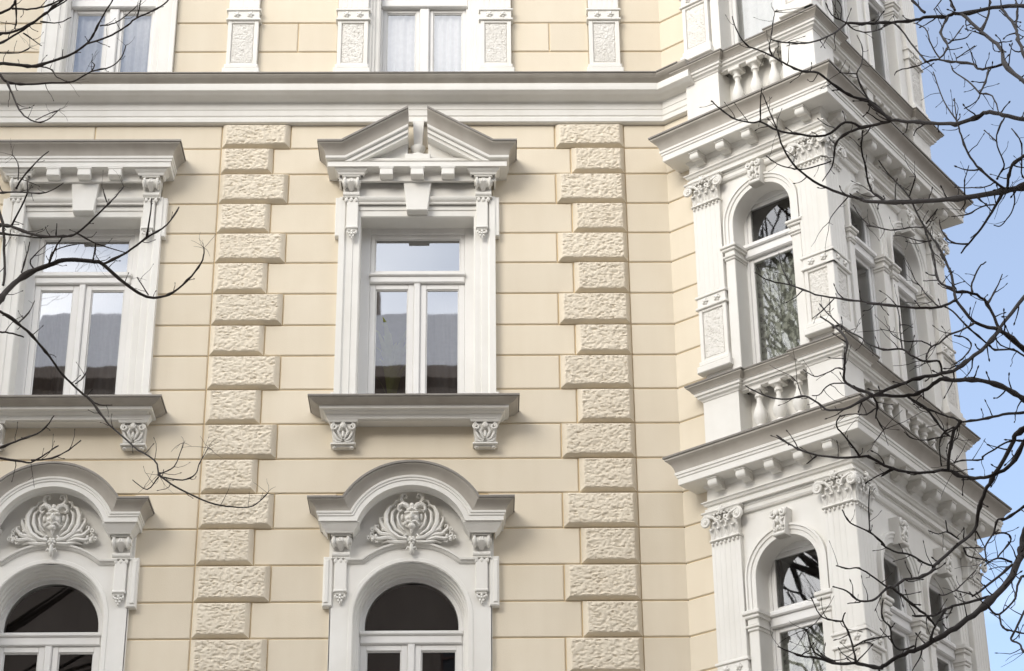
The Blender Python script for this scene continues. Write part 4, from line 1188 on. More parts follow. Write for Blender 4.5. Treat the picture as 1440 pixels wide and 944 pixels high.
# branch lines: start and end radius in mm, then x,y,z in metres
RIGHT_BRANCHES = """
11.1 7.5 2.808,-10.952,8.286 2.745,-10.775,8.411 2.585,-10.552,8.529 2.559,-10.513,8.561 2.512,-10.515,8.533 2.421,-10.466,8.569 2.330,-10.492,8.523 2.207,-10.539,8.480 2.048,-10.662,8.384 1.905,-10.811,8.282
5.6 3.4 1.905,-10.811,8.282 1.817,-10.945,8.130 1.695,-11.125,7.953 1.590,-11.278,7.827 1.438,-11.506,7.672 1.370,-11.606,7.618
3.4 2.3 1.379,-11.586,7.531 1.356,-11.628,7.548 1.370,-11.606,7.618 1.395,-11.547,7.748 1.421,-11.479,7.868
4.7 2.8 1.905,-10.811,8.282 1.867,-10.851,8.271 1.811,-10.910,8.262 1.782,-10.927,8.328
3.7 2.8 1.867,-10.851,8.271 1.890,-10.789,8.402 1.868,-10.806,8.434
3.7 2.8 1.835,-10.878,8.286 1.853,-10.826,8.419
3.7 2.9 1.905,-10.811,8.282 1.942,-10.789,8.259 2.027,-10.720,8.286 2.129,-10.625,8.375 2.106,-10.644,8.357 2.186,-10.563,8.450
10.3 8.8 2.399,-12.033,6.881 2.342,-11.920,6.980 2.303,-11.802,7.072 2.253,-11.740,7.075 2.203,-11.612,7.133 2.147,-11.406,7.270 2.079,-11.201,7.415 2.019,-11.077,7.508
8.8 2.7 2.019,-11.077,7.508 1.944,-11.007,7.651 1.991,-11.040,7.581 1.948,-11.009,7.654 1.863,-11.002,7.691 1.768,-11.061,7.714 1.663,-11.179,7.715 1.560,-11.306,7.640 1.465,-11.448,7.579 1.379,-11.586,7.531 1.289,-11.727,7.472 1.218,-11.827,7.432 1.170,-11.866,7.492 1.161,-11.831,7.590
8.8 7.2 2.019,-11.077,7.508 1.987,-11.025,7.516 1.906,-10.919,7.561
7.2 3.0 1.906,-10.919,7.561 1.829,-10.909,7.600 1.740,-10.799,7.590 1.575,-10.877,7.552 1.468,-10.996,7.496 1.359,-11.192,7.418 1.304,-11.248,7.379 1.205,-11.398,7.301 1.100,-11.629,7.211 1.051,-11.751,7.172
7.2 2.8 1.906,-10.919,7.561 1.838,-10.832,7.577 1.803,-10.740,7.578 1.809,-10.626,7.568 1.807,-10.535,7.558 1.775,-10.426,7.547
4.1 2.9 1.800,-10.587,7.568 1.682,-10.496,7.579 1.600,-10.522,7.567 1.518,-10.604,7.541 1.443,-10.742,7.504
3.5 2.5 1.355,-11.199,7.414 1.325,-11.445,7.378 1.320,-11.544,7.382
3.6 2.5 1.468,-10.996,7.496 1.391,-11.269,7.432 1.358,-11.392,7.405 1.329,-11.493,7.384
14.3 3.9 2.413,-11.848,6.648 2.339,-11.768,6.672 2.231,-11.536,6.779 2.136,-11.197,6.964 2.047,-10.860,7.158 1.964,-10.613,7.310 1.939,-10.558,7.359 1.887,-10.473,7.431 1.764,-10.401,7.541 1.630,-10.518,7.574 1.527,-10.761,7.541 1.468,-10.996,7.496
5.4 2.2 1.942,-11.006,7.656 1.911,-10.995,7.758 1.897,-10.978,7.847 1.938,-10.926,7.946 1.969,-10.838,8.108 1.955,-10.799,8.212
3.6 2.7 1.897,-10.978,7.847 1.797,-11.047,7.805
5.4 4.5 2.020,-10.769,7.216 1.987,-10.683,7.312 2.010,-10.742,7.253 1.985,-10.679,7.315 1.965,-10.672,7.392 1.944,-10.734,7.459 1.919,-10.808,7.510 1.913,-10.912,7.550
2.8 2.2 1.892,-10.476,7.417 1.824,-10.387,7.368 1.799,-10.387,7.319
3.4 3.3 2.112,-11.128,6.858 2.068,-11.003,6.926 2.013,-10.856,7.000 1.945,-10.643,7.152 1.956,-10.677,7.125 1.936,-10.589,7.216 1.909,-10.498,7.359
7.1 3.6 2.101,-11.632,6.189 2.114,-11.572,6.263 2.138,-11.460,6.408 2.141,-11.339,6.576 2.134,-11.245,6.710 2.129,-11.220,6.740 2.116,-11.138,6.855 2.103,-11.062,6.983 2.084,-11.008,7.109 2.029,-10.884,7.302 1.988,-10.857,7.407
3.8 2.8 2.088,-11.021,7.100 2.099,-11.146,7.133
3.4 2.6 2.122,-11.217,6.731 2.084,-11.133,6.779 2.037,-10.975,6.897 2.012,-10.907,6.936
3.4 2.5 2.122,-11.146,6.865 2.158,-11.258,6.882
5.6 4.3 2.119,-11.557,6.281 2.072,-11.478,6.374 2.106,-11.300,6.598 2.112,-11.203,6.734 2.116,-11.138,6.855
2.9 2.0 2.072,-11.478,6.374 2.009,-11.444,6.389
7.2 6.4 2.300,-11.553,6.086 2.271,-11.520,6.228 2.205,-11.536,6.275 2.114,-11.572,6.263
4.8 3.3 2.205,-11.536,6.275 2.220,-11.487,6.351 2.283,-11.413,6.477 2.323,-11.394,6.516
4.8 2.5 2.271,-11.520,6.228 2.352,-11.401,6.372 2.405,-11.342,6.480
8.7 7.1 2.297,-11.560,6.076 2.154,-11.707,6.037 2.101,-11.632,6.189
6.3 3.5 2.101,-11.632,6.189 2.011,-11.711,6.113 1.925,-11.717,6.103 1.839,-11.623,6.164 1.747,-11.429,6.282 1.792,-11.522,6.229 1.713,-11.312,6.359 1.651,-11.145,6.463 1.589,-10.995,6.563 1.507,-10.797,6.723 1.417,-10.741,6.777 1.348,-10.704,6.844
3.5 2.7 1.503,-10.787,6.732 1.499,-10.600,6.940 1.509,-10.488,7.082
2.7 2.0 1.651,-11.145,6.463 1.582,-11.213,6.366 1.521,-11.237,6.304
9.2 7.9 2.528,-11.215,6.426 2.297,-11.560,6.076
12.9 9.5 2.447,-11.385,6.069 2.297,-11.560,6.076
9.5 6.0 2.297,-11.560,6.076 2.201,-11.710,5.931 2.089,-11.864,5.791 1.985,-11.979,5.676 1.897,-12.050,5.617 1.795,-12.092,5.578 1.700,-12.049,5.559 1.630,-11.931,5.572 1.627,-11.934,5.577
6.7 3.6 1.627,-11.934,5.577 1.548,-11.786,5.703 1.549,-11.778,5.775 1.563,-11.748,5.856 1.591,-11.665,5.977 1.577,-11.448,6.158 1.556,-11.275,6.294
4.8 3.9 2.437,-11.404,6.022 2.371,-11.491,6.009 2.238,-11.671,5.921 2.192,-11.722,5.925 2.104,-11.776,5.978 2.058,-11.729,6.079 2.030,-11.706,6.115
4.7 3.3 2.152,-11.711,6.031 2.067,-11.822,5.941 1.983,-11.915,5.867 1.920,-11.991,5.789 1.876,-12.026,5.755 1.846,-12.063,5.701 1.833,-12.083,5.660
5.2 3.0 1.901,-12.046,5.615 1.896,-12.053,5.672 1.832,-12.085,5.656 1.785,-12.078,5.682 1.753,-12.032,5.740 1.687,-11.967,5.773 1.646,-11.840,5.867 1.639,-11.761,5.934 1.605,-11.553,6.089 1.588,-11.309,6.287 1.581,-11.127,6.440
3.3 2.4 1.752,-12.026,5.746 1.783,-11.883,5.910 1.826,-11.698,6.093 1.840,-11.548,6.228
3.3 2.3 1.877,-12.023,5.760 1.843,-12.004,5.792 1.778,-11.989,5.800 1.748,-11.923,5.857 1.744,-11.858,5.916
3.5 2.6 2.001,-11.706,6.119 1.983,-11.601,6.227 1.984,-11.497,6.328
3.4 2.7 2.011,-11.893,5.878 2.067,-11.853,5.885 2.090,-11.850,5.847 2.023,-11.940,5.743 1.973,-11.993,5.692
7.8 6.4 2.373,-12.046,6.684 2.338,-11.972,6.681 2.340,-11.875,6.670 2.354,-11.780,6.664
6.7 2.9 2.353,-11.785,6.665 2.298,-11.802,6.701 2.244,-11.780,6.779 2.210,-11.737,6.893 2.202,-11.686,7.021 2.209,-11.607,7.154 2.218,-11.385,7.416 2.267,-11.061,7.802
3.3 2.6 2.207,-11.622,7.130 2.223,-11.561,7.230 2.252,-11.457,7.375
7.2 4.1 2.341,-11.757,6.671 2.334,-11.619,6.675 2.303,-11.461,6.659 2.249,-11.389,6.614 2.215,-11.380,6.571
5.0 2.5 2.249,-11.389,6.614 2.203,-11.350,6.640 2.178,-11.308,6.690 2.163,-11.261,6.776 2.163,-11.256,6.824
4.1 2.5 2.335,-11.643,6.675 2.289,-11.582,6.704 2.247,-11.463,6.731 2.198,-11.353,6.785
3.5 2.5 2.383,-11.783,6.655 2.409,-11.665,6.654 2.401,-11.559,6.652 2.381,-11.502,6.646 2.350,-11.500,6.651
3.5 2.5 2.299,-11.798,6.700 2.272,-11.709,6.729 2.227,-11.596,6.794 2.193,-11.488,6.863
3.6 2.1 2.228,-11.523,6.783 2.215,-11.594,6.821 2.213,-11.626,6.831 2.215,-11.712,6.843
4.1 2.7 2.229,-11.519,6.782 2.231,-11.485,6.770 2.223,-11.431,6.769
4.0 3.2 2.301,-11.829,6.698 2.310,-11.931,6.699 2.303,-11.959,6.718 2.284,-11.959,6.817 2.326,-11.942,6.935
3.2 2.4 2.283,-11.955,6.823 2.263,-11.864,6.936
3.9 2.8 2.397,-11.919,6.650 2.379,-11.954,6.657 2.362,-12.069,6.733 2.341,-12.020,6.842
9.9 9.6 2.515,-11.729,7.285 2.535,-11.394,7.625 2.591,-11.171,7.873 2.595,-10.857,8.191 2.586,-10.571,8.506
7.4 5.7 2.600,-10.854,8.198 2.683,-10.723,8.405 2.726,-10.644,8.551
8.7 8.5 2.642,-11.379,7.696 2.680,-11.189,7.910 2.719,-11.045,8.087 2.741,-10.784,8.395
5.5 4.7 2.721,-11.050,8.084 2.785,-10.910,8.304 2.799,-10.849,8.401
7.8 6.9 2.565,-10.497,8.586 2.574,-10.408,8.724
7.8 5.9 2.417,-10.431,8.621 2.377,-10.358,8.761
3.9 2.9 2.533,-10.379,8.745 2.474,-10.420,8.651
6.9 5.1 2.530,-11.399,7.618 2.462,-11.362,7.616 2.430,-11.295,7.662 2.431,-11.194,7.759 2.371,-11.043,7.876 2.328,-10.949,7.954 2.271,-10.920,7.961
5.1 4.2 2.271,-10.920,7.961 2.259,-10.697,8.232 2.237,-10.558,8.436 2.199,-10.544,8.477
3.6 2.7 2.269,-10.927,7.952 2.215,-10.936,7.921 2.124,-10.929,7.901 2.094,-10.957,7.853
2.9 2.2 2.300,-10.969,7.919 2.219,-10.996,7.851
6.7 4.6 2.516,-10.526,8.521 2.437,-10.648,8.336 2.421,-10.816,8.140 2.379,-10.901,8.029 2.335,-10.947,7.959
4.1 2.8 2.431,-10.806,8.155 2.474,-10.768,8.216 2.553,-10.678,8.358
4.1 2.8 2.453,-10.787,8.186 2.515,-10.827,8.174 2.558,-10.800,8.228
3.6 2.7 2.403,-11.033,7.904 2.515,-10.985,8.012
4.4 3.1 2.338,-10.939,7.969 2.352,-10.751,8.185 2.377,-10.566,8.421 2.332,-10.509,8.498
5.2 4.4 2.459,-11.370,7.606 2.415,-11.479,7.477 2.346,-11.589,7.326
4.4 3.2 2.342,-11.603,7.309 2.365,-11.707,7.224 2.336,-11.880,7.021
4.4 3.6 2.340,-11.598,7.312 2.348,-11.382,7.527 2.341,-11.182,7.719 2.353,-11.101,7.808
3.3 2.5 2.335,-11.612,7.296 2.303,-11.644,7.236 2.251,-11.607,7.219
3.2 2.2 2.340,-11.942,6.951 2.307,-11.953,6.894
10.4 6.3 2.425,-11.357,5.831 2.257,-11.614,5.774 2.114,-11.810,5.702 1.969,-11.974,5.625 1.891,-12.042,5.592 1.835,-12.041,5.549 1.779,-12.032,5.529 1.694,-12.003,5.537 1.620,-11.922,5.582 1.627,-11.934,5.577
6.0 3.1 1.627,-11.934,5.577 1.566,-11.737,5.614 1.510,-11.554,5.684 1.474,-11.468,5.761 1.439,-11.368,5.843 1.397,-11.204,5.909 1.343,-11.027,5.997 1.281,-10.896,6.096 1.244,-10.850,6.147
2.6 1.9 1.427,-11.330,5.868 1.414,-11.324,5.936
3.4 2.2 1.548,-11.786,5.703 1.504,-11.640,5.768 1.476,-11.510,5.781 1.457,-11.440,5.812
3.4 2.2 1.547,-11.773,5.771 1.532,-11.718,5.811 1.499,-11.624,5.832 1.465,-11.507,5.873 1.434,-11.398,5.961
4.5 3.0 1.627,-11.934,5.577 1.650,-11.901,5.542 1.655,-11.824,5.527 1.662,-11.809,5.522 1.698,-11.739,5.503
3.3 2.5 1.647,-11.879,5.540 1.621,-11.796,5.550 1.578,-11.720,5.589 1.544,-11.617,5.625
5.2 4.7 1.758,-12.017,5.524 1.850,-11.918,5.520 1.941,-11.716,5.539 2.025,-11.534,5.570
4.4 3.8 1.785,-11.990,5.518 1.850,-11.918,5.520 1.951,-11.791,5.548 2.061,-11.638,5.593
7.2 4.6 2.440,-11.274,5.802 2.309,-11.407,5.730 2.189,-11.508,5.660 2.064,-11.623,5.594
7.7 8.1 2.064,-11.623,5.594 2.049,-11.511,5.581 2.100,-11.126,5.588
3.4 2.3 2.025,-11.534,5.570 1.956,-11.571,5.541 1.910,-11.587,5.524 1.838,-11.652,5.504 1.789,-11.729,5.498
3.9 3.2 2.037,-11.601,5.578 1.988,-11.596,5.555 2.001,-11.435,5.557 2.054,-11.212,5.570
9.9 6.2 2.500,-10.994,5.781 2.481,-10.800,5.757 2.408,-10.762,5.722 2.324,-10.805,5.683 2.209,-10.939,5.632 2.093,-11.127,5.584 1.938,-11.260,5.510 1.786,-11.419,5.467 1.666,-11.511,5.482
6.2 3.6 1.666,-11.511,5.482 1.661,-11.509,5.483 1.578,-11.440,5.508 1.485,-11.292,5.587 1.426,-11.144,5.684 1.390,-11.036,5.767 1.361,-10.950,5.841
3.2 2.2 1.485,-11.292,5.587 1.446,-11.214,5.579
4.7 3.1 1.634,-11.495,5.489 1.579,-11.537,5.552 1.537,-11.536,5.617 1.543,-11.624,5.628
3.9 2.8 1.794,-11.405,5.467 1.740,-11.394,5.439 1.789,-11.416,5.467 1.708,-11.399,5.429 1.664,-11.395,5.402
4.9 3.2 2.497,-11.009,5.781 2.437,-11.060,5.758 2.385,-11.082,5.735 2.293,-11.052,5.688 2.287,-11.017,5.683 2.170,-11.133,5.628 2.125,-11.161,5.606
11.4 6.1 2.469,-11.135,5.785 2.426,-11.106,5.758 2.435,-11.036,5.756 2.409,-10.754,5.722 2.384,-10.640,5.687 2.362,-10.542,5.622 2.341,-10.516,5.540 2.227,-10.648,5.414 2.037,-10.940,5.193 2.024,-10.965,5.166 1.914,-11.147,5.056 1.815,-11.304,4.991 1.735,-11.442,4.900
6.8 2.6 1.735,-11.442,4.900 1.699,-11.499,4.879 1.621,-11.626,4.783 1.530,-11.764,4.724 1.460,-11.866,4.729 1.392,-11.945,4.718
4.2 2.6 1.700,-11.498,4.882 1.626,-11.601,4.890 1.550,-11.696,4.893 1.494,-11.773,4.861 1.431,-11.837,4.850
2.9 2.2 1.530,-11.764,4.719 1.461,-11.861,4.678
17.1 9.2 2.577,-10.389,5.448 2.451,-10.588,5.248 2.304,-10.785,5.078 2.161,-10.943,4.938 2.017,-11.056,4.824 1.907,-11.114,4.751 1.813,-11.158,4.700 1.710,-11.167,4.641
9.2 2.5 1.710,-11.167,4.641 1.694,-11.173,4.634 1.563,-11.378,4.588 1.464,-11.494,4.547 1.355,-11.673,4.511 1.287,-11.753,4.492 1.221,-11.836,4.482 1.161,-11.900,4.484
4.5 2.9 1.563,-11.378,4.588 1.515,-11.592,4.591 1.471,-11.751,4.599 1.437,-11.850,4.611 1.448,-11.861,4.639
3.7 2.2 1.438,-11.844,4.608 1.362,-11.946,4.580 1.318,-12.011,4.580 1.283,-12.061,4.629
4.4 2.2 1.433,-11.561,4.538 1.328,-11.759,4.508 1.269,-11.980,4.525
3.7 3.0 1.517,-11.580,4.590 1.589,-11.537,4.636 1.719,-11.380,4.706
4.9 3.3 1.859,-11.163,4.737 1.786,-11.219,4.701 1.728,-11.342,4.698 1.711,-11.430,4.727 1.659,-11.538,4.733 1.665,-11.556,4.803
6.9 3.7 2.316,-10.747,5.116 2.189,-10.861,5.047 2.066,-10.996,4.972 1.977,-11.103,4.899 1.933,-11.157,4.877 1.843,-11.275,4.835
6.1 4.7 1.734,-11.444,4.897 1.840,-11.285,4.885 1.932,-11.157,4.874 1.972,-11.106,4.846
5.4 4.7 1.947,-11.103,4.785 1.972,-11.106,4.846 2.048,-11.019,4.952
7.1 2.9 2.522,-10.445,5.389 2.413,-10.568,5.280 2.238,-10.791,5.106 2.219,-10.802,5.108 2.136,-10.871,5.100
3.2 2.5 2.136,-10.871,5.100 2.297,-10.628,5.289
3.2 2.4 2.136,-10.871,5.100 2.052,-10.986,5.034 2.022,-11.021,5.027
5.7 4.9 2.283,-10.832,5.031 2.319,-10.875,4.983 2.434,-10.747,5.103
4.8 3.9 2.318,-10.879,4.978 2.304,-10.973,4.886 2.332,-11.026,4.850 2.363,-11.092,4.815
7.6 5.2 2.547,-10.527,5.301 2.505,-10.582,5.250 2.434,-10.747,5.103
5.6 4.6 2.430,-10.887,4.992 2.344,-11.026,4.856 2.307,-11.076,4.793 2.324,-11.136,4.755 2.321,-11.214,4.689
13.9 13.7 2.636,-10.304,5.624 2.605,-10.338,5.523 2.575,-10.399,5.436 2.577,-10.389,5.448
6.0 3.7 2.523,-10.432,5.405 2.452,-10.448,5.421 2.358,-10.552,5.341
7.0 3.7 2.633,-10.367,5.719 2.538,-10.364,5.657 2.488,-10.397,5.638 2.462,-10.396,5.569 2.394,-10.465,5.473 2.382,-10.513,5.381
5.2 4.1 2.462,-10.396,5.569 2.541,-10.341,5.588 2.550,-10.344,5.546 2.453,-10.445,5.425
3.4 2.6 2.349,-10.507,5.537 2.393,-10.467,5.469
3.4 2.7 2.263,-10.606,5.412 2.388,-10.472,5.464
5.0 3.4 2.255,-10.616,5.408 2.276,-10.606,5.369 2.370,-10.520,5.384
3.7 2.4 2.231,-10.641,5.441 2.158,-10.739,5.438 2.095,-10.824,5.395 2.032,-10.915,5.373
3.3 2.3 2.158,-10.739,5.438 2.148,-10.770,5.486
5.2 3.1 2.036,-10.942,5.189 1.960,-11.048,5.169 1.888,-11.148,5.165 1.782,-11.306,5.120 1.715,-11.391,5.120 1.729,-11.372,5.128 1.658,-11.439,5.157 1.567,-11.499,5.178 1.545,-11.460,5.253
3.7 2.5 1.658,-11.439,5.157 1.676,-11.376,5.290 1.690,-11.380,5.397
3.9 2.5 1.906,-11.099,4.741 1.903,-11.060,4.721 1.879,-10.977,4.687
"""
LEFT_BRANCHES = """
12.2 9.2 -4.165,-4.892,12.634 -4.068,-4.909,12.682 -4.014,-5.005,12.694
9.2 7.6 -4.070,-4.900,12.681 -3.946,-4.852,12.707 -3.794,-4.881,12.716 -3.626,-4.986,12.707
12.3 9.2 -4.182,-4.752,12.523 -4.093,-4.677,12.592 -3.965,-4.669,12.673 -3.843,-4.746,12.708 -3.706,-4.887,12.712 -3.614,-4.988,12.706
9.8 6.1 -4.179,-4.727,12.436 -4.051,-4.645,12.607 -3.886,-4.706,12.699 -3.754,-4.823,12.713 -3.576,-4.992,12.702
15.2 6.7 -4.149,-4.757,12.207 -4.021,-4.632,12.278 -3.891,-4.558,12.318 -3.724,-4.506,12.424 -3.597,-4.534,12.457 -3.460,-4.629,12.496 -3.385,-4.721,12.522 -3.303,-4.869,12.566 -3.167,-5.068,12.647
9.3 6.7 -3.460,-4.629,12.496 -3.239,-4.817,12.438 -3.062,-4.997,12.407 -2.952,-5.099,12.430 -2.774,-5.176,12.470 -2.678,-5.139,12.593
7.2 5.5 -2.938,-5.108,12.431 -2.921,-5.111,12.614
6.7 4.2 -3.306,-4.836,12.544 -3.191,-4.921,12.499 -3.077,-5.024,12.491 -2.959,-5.106,12.544
6.8 4.6 -3.879,-4.556,12.315 -3.769,-4.542,12.302 -3.686,-4.597,12.175 -3.585,-4.640,12.101
12.1 4.2 -4.124,-4.810,12.060 -4.054,-4.815,11.976 -3.914,-4.737,12.006 -3.716,-4.653,12.078 -3.534,-4.650,12.094 -3.381,-4.658,12.192 -3.198,-4.782,12.151 -3.086,-4.890,12.179 -3.045,-4.954,12.252
9.1 4.2 -4.054,-4.815,11.976 -3.947,-4.929,11.733 -3.837,-5.070,11.497 -3.695,-5.178,11.342 -3.595,-5.164,11.365 -3.540,-4.986,11.594
4.4 3.6 -3.690,-5.159,11.368 -3.621,-5.077,11.478 -3.546,-5.009,11.565
6.7 4.7 -4.168,-4.728,12.338 -4.043,-4.597,12.429 -3.962,-4.544,12.519
6.2 4.4 -4.018,-4.627,12.620 -3.871,-4.519,12.559
6.8 4.6 -3.865,-4.689,12.696 -3.702,-4.686,12.683 -3.579,-4.780,12.675
6.7 5.6 -4.014,-5.005,12.694 -4.051,-4.769,12.670 -4.075,-4.689,12.621
5.5 4.0 -3.381,-4.658,12.192 -3.361,-4.659,12.251 -3.395,-4.634,12.312
5.0 3.7 -3.681,-4.510,12.444 -3.681,-4.517,12.522
24.1 5.0 -3.657,-5.771,9.363 -3.637,-5.668,9.497 -3.561,-5.519,9.704 -3.385,-5.476,9.823 -3.240,-5.519,9.847 -3.031,-5.509,9.836 -2.967,-5.468,9.835 -2.848,-5.143,9.844 -2.735,-4.940,9.847 -2.625,-4.901,9.844 -2.482,-4.995,9.842 -2.315,-5.197,9.878 -2.224,-5.290,9.972 -2.209,-5.333,10.055
11.1 4.7 -2.967,-5.468,9.835 -2.758,-5.645,9.839 -2.589,-5.786,9.886 -2.449,-5.757,10.014 -2.376,-5.670,10.227
8.2 4.6 -2.589,-5.786,9.886 -2.551,-5.914,10.002 -2.549,-5.909,10.166
5.7 3.9 -2.692,-4.939,9.848 -2.737,-5.221,9.850
12.7 4.9 -3.833,-5.346,10.258 -3.725,-5.432,10.199 -3.480,-5.592,10.024 -3.237,-5.737,9.932 -3.106,-5.838,9.905 -2.908,-6.065,9.947 -2.814,-6.096,10.039 -2.749,-6.024,10.202
8.4 6.1 -3.819,-5.371,10.169 -3.597,-5.514,10.061 -3.432,-5.610,9.989
11.2 10.9 -3.798,-5.374,10.241 -3.730,-5.493,9.880 -3.671,-5.659,9.549
8.4 4.5 -3.717,-5.439,10.204 -3.611,-5.577,10.335 -3.579,-5.624,10.389 -3.589,-5.619,10.492
8.5 3.6 -3.872,-5.314,10.577 -3.675,-5.524,10.458 -3.394,-5.806,10.279 -3.234,-5.928,10.294
8.4 4.5 -3.698,-5.504,10.504 -3.650,-5.558,10.555 -3.535,-5.621,10.674 -3.450,-5.597,10.789
5.6 4.0 -3.687,-5.520,10.570 -3.712,-5.480,10.745 -3.785,-5.396,10.883
6.8 4.1 -3.108,-5.829,9.902 -2.976,-5.765,9.851 -2.772,-5.647,9.838
6.8 5.5 -2.976,-5.765,9.851 -3.033,-5.535,9.838
8.3 6.6 -3.385,-5.476,9.823 -3.312,-5.613,9.907 -3.237,-5.737,9.932
5.5 3.5 -3.300,-5.700,9.953 -3.281,-5.798,10.009
6.9 4.4 -3.579,-5.519,9.736 -3.556,-5.504,9.905 -3.537,-5.536,10.000
6.9 3.9 -3.499,-5.486,9.786 -3.524,-5.501,9.858 -3.386,-5.605,9.944
5.5 3.8 -3.385,-5.476,9.823 -3.331,-5.579,9.894 -3.109,-5.726,9.874
5.4 3.5 -2.853,-6.099,10.021 -2.894,-6.078,10.146
10.7 6.4 -3.632,-5.827,9.231 -3.532,-5.695,9.210 -3.421,-5.481,9.166 -3.352,-5.332,9.113 -3.257,-5.172,9.023 -3.135,-5.085,8.923 -3.035,-5.082,8.834 -2.930,-5.154,8.671 -2.852,-5.227,8.561 -2.855,-5.221,8.571 -2.621,-5.488,8.276 -2.408,-5.745,8.043 -2.353,-5.850,7.882
7.7 3.8 -2.353,-5.850,7.882 -2.197,-5.993,7.723 -1.958,-6.081,7.573 -1.786,-6.039,7.550 -1.651,-5.945,7.597 -1.564,-5.838,7.738
5.6 3.4 -2.354,-5.846,7.892 -2.236,-5.904,7.923 -2.217,-5.668,8.218
6.1 3.4 -2.324,-5.879,7.853 -2.154,-6.013,7.770 -2.065,-6.029,7.803 -2.048,-5.935,7.941 -2.020,-5.756,8.136
5.6 3.4 -2.351,-5.856,7.863 -2.442,-5.763,7.806 -2.578,-5.615,7.944
5.4 3.8 -3.517,-5.664,9.227 -3.483,-5.555,9.362 -3.465,-5.479,9.507
7.9 5.9 -3.609,-5.852,9.046 -3.545,-5.742,9.090 -3.486,-5.624,9.119
5.5 3.9 -3.173,-5.096,8.983 -3.132,-5.036,9.064 -3.110,-4.952,9.198
6.9 3.8 -3.037,-5.079,8.841 -2.974,-5.088,8.805 -2.878,-5.077,8.809
9.8 4.7 -3.833,-4.564,8.682 -3.648,-4.685,8.698 -3.452,-4.858,8.689 -3.329,-5.033,8.740
10.1 4.7 -3.837,-4.513,8.615 -3.661,-4.552,8.570 -3.568,-4.599,8.539 -3.432,-4.727,8.553 -3.311,-4.866,8.560
7.0 4.1 -3.568,-4.606,8.555 -3.373,-4.760,8.503 -3.212,-4.937,8.493 -3.096,-5.071,8.511
2.8 2.2 -3.567,-4.595,8.524 -3.511,-4.653,8.304
"""
# ------------------------------------------------------------------ house across the street, mirrored in the panes
FO = Fr((0, 0, 0), (-1, 0, 0), (0, 1, 0))
gw = G(); ring_boxes(gw, LOCAL, -.62, .62, 0, 2.22, .08, -.15, -.05); gw.box(LOCAL, -.04, .04, -.15, -.05, 0, 2.2, .01); gw.box(LOCAL, -.6, .6, -.15, -.05, 1.5, 1.58, .01)
wm = gw.mesh('window', 'rooftile')
pm = G().add([LOCAL.P(-.6, -.1, 0), LOCAL.P(.6, -.1, 0), LOCAL.P(.6, -.1, 2.2), LOCAL.P(-.6, -.1, 2.2)], [(0, 1, 2, 3)]).mesh('pane', 'pot')
def street_house(label, x0, x1, HO, rise, chimneys, loc=None, rz=0.0):
    opp = empty('opposite_house', loc or ((x0 + x1) / 2, -28, 0))
    opp.rotation_euler.z = rz
    tag(opp, label, 'house')
    h = (x1 - x0) / 2
    g = G()
    nc = int(2 * h / 3.6)
    cols = [-h + 4.6 + (2 * h - 9.2) * i / (nc - 1) for i in range(nc)]; rws = [0.6 + 4.0 * j for j in range(int((HO - 2.5) / 4))]
    us = sorted({-h, h} | {c - .6 for c in cols} | {c + .6 for c in cols}); zz = sorted({0.0, HO} | {r for r in rws} | {r + 2.2 for r in rws})
    for i in range(len(us) - 1):
        for j in range(len(zz) - 1):
            uc, zc = (us[i] + us[i + 1]) / 2, (zz[j] + zz[j + 1]) / 2
            if any(abs(uc - c) < .6 for c in cols) and any(r < zc < r + 2.2 for r in rws): continue
            g.add([FO.P(us[i], 0, zz[j]), FO.P(us[i + 1], 0, zz[j]), FO.P(us[i + 1], 0, zz[j + 1]), FO.P(us[i], 0, zz[j + 1])], [(0, 1, 2, 3)])
    for x in (-h, h): g.add([(x, 0, 0), (x, -12, 0), (x, -12, HO), (x, 0, HO)], [(0, 1, 2, 3)])
    g.add([(-h, -12, 0), (h, -12, 0), (h, -12, HO), (-h, -12, HO)], [(0, 1, 2, 3)])
    g.obj('wall', 'ochre', opp)
    for c in cols:
        for r in rws:
            w = inst('window', wm, FO, c, 0, r, opp)
            link(bpy.data.objects.new('pane', pm), w)
    G().plan([(h, 0), (-h, 0)], [(0, HO - .8), (.2, HO - .75), (.25, HO - .4), (.7, HO - .3), (.75, HO), (0, HO + .1)]).obj('eaves_cornice', 'ochre', opp)
    g = G().add([(-h, .5, HO + .05), (h, .5, HO + .05), (h, -12.3, HO + .05), (-h, -12.3, HO + .05), (-h, -1.6, HO + rise), (h, -1.6, HO + rise), (h, -10.6, HO + rise), (-h, -10.6, HO + rise)],
                [(0, 1, 5, 4), (4, 5, 6, 7), (6, 5, 1, 2), (2, 3, 7, 6), (0, 4, 7, 3), (0, 3, 2, 1)])
    rf = g.obj('roof', 'sheetroof', opp)
    for c, y in chimneys: G().box(Fr((c - (x0 + x1) / 2, y, 0), (1, 0, 0), (0, 1, 0)), -.45, .45, -.4, .4, HO + .3, HO + rise + 1.3, .02).obj('chimney', 'ochre', rf)
street_house('tall brown house across the street, seen only mirrored in the panes', -11.7, 34, 25.5, 2.7, [(-3.3, -2.2), (9, -6), (20, -6)])
street_house('lower brown house across the street, left of the tall mirrored one', -48, -11.9, 21.6, 1.6, [(-20, -6), (-33, -6)])
street_house('brown house across the side street, mirrored in the bay panes on the right', -14, 14, 22.5, 2.0, [(-6, -6), (5, -6)], (17.5, 9, 0), R(90))

# ------------------------------------------------------------------ trees
def side(p):
    """where a point falls between the left (0) and right (1) edge of the picture: boughs that leave it run on to their trunk"""
    v = p - mw.translation
    return .5 + v.dot(rt) / v.dot(fw) * LENS / 36

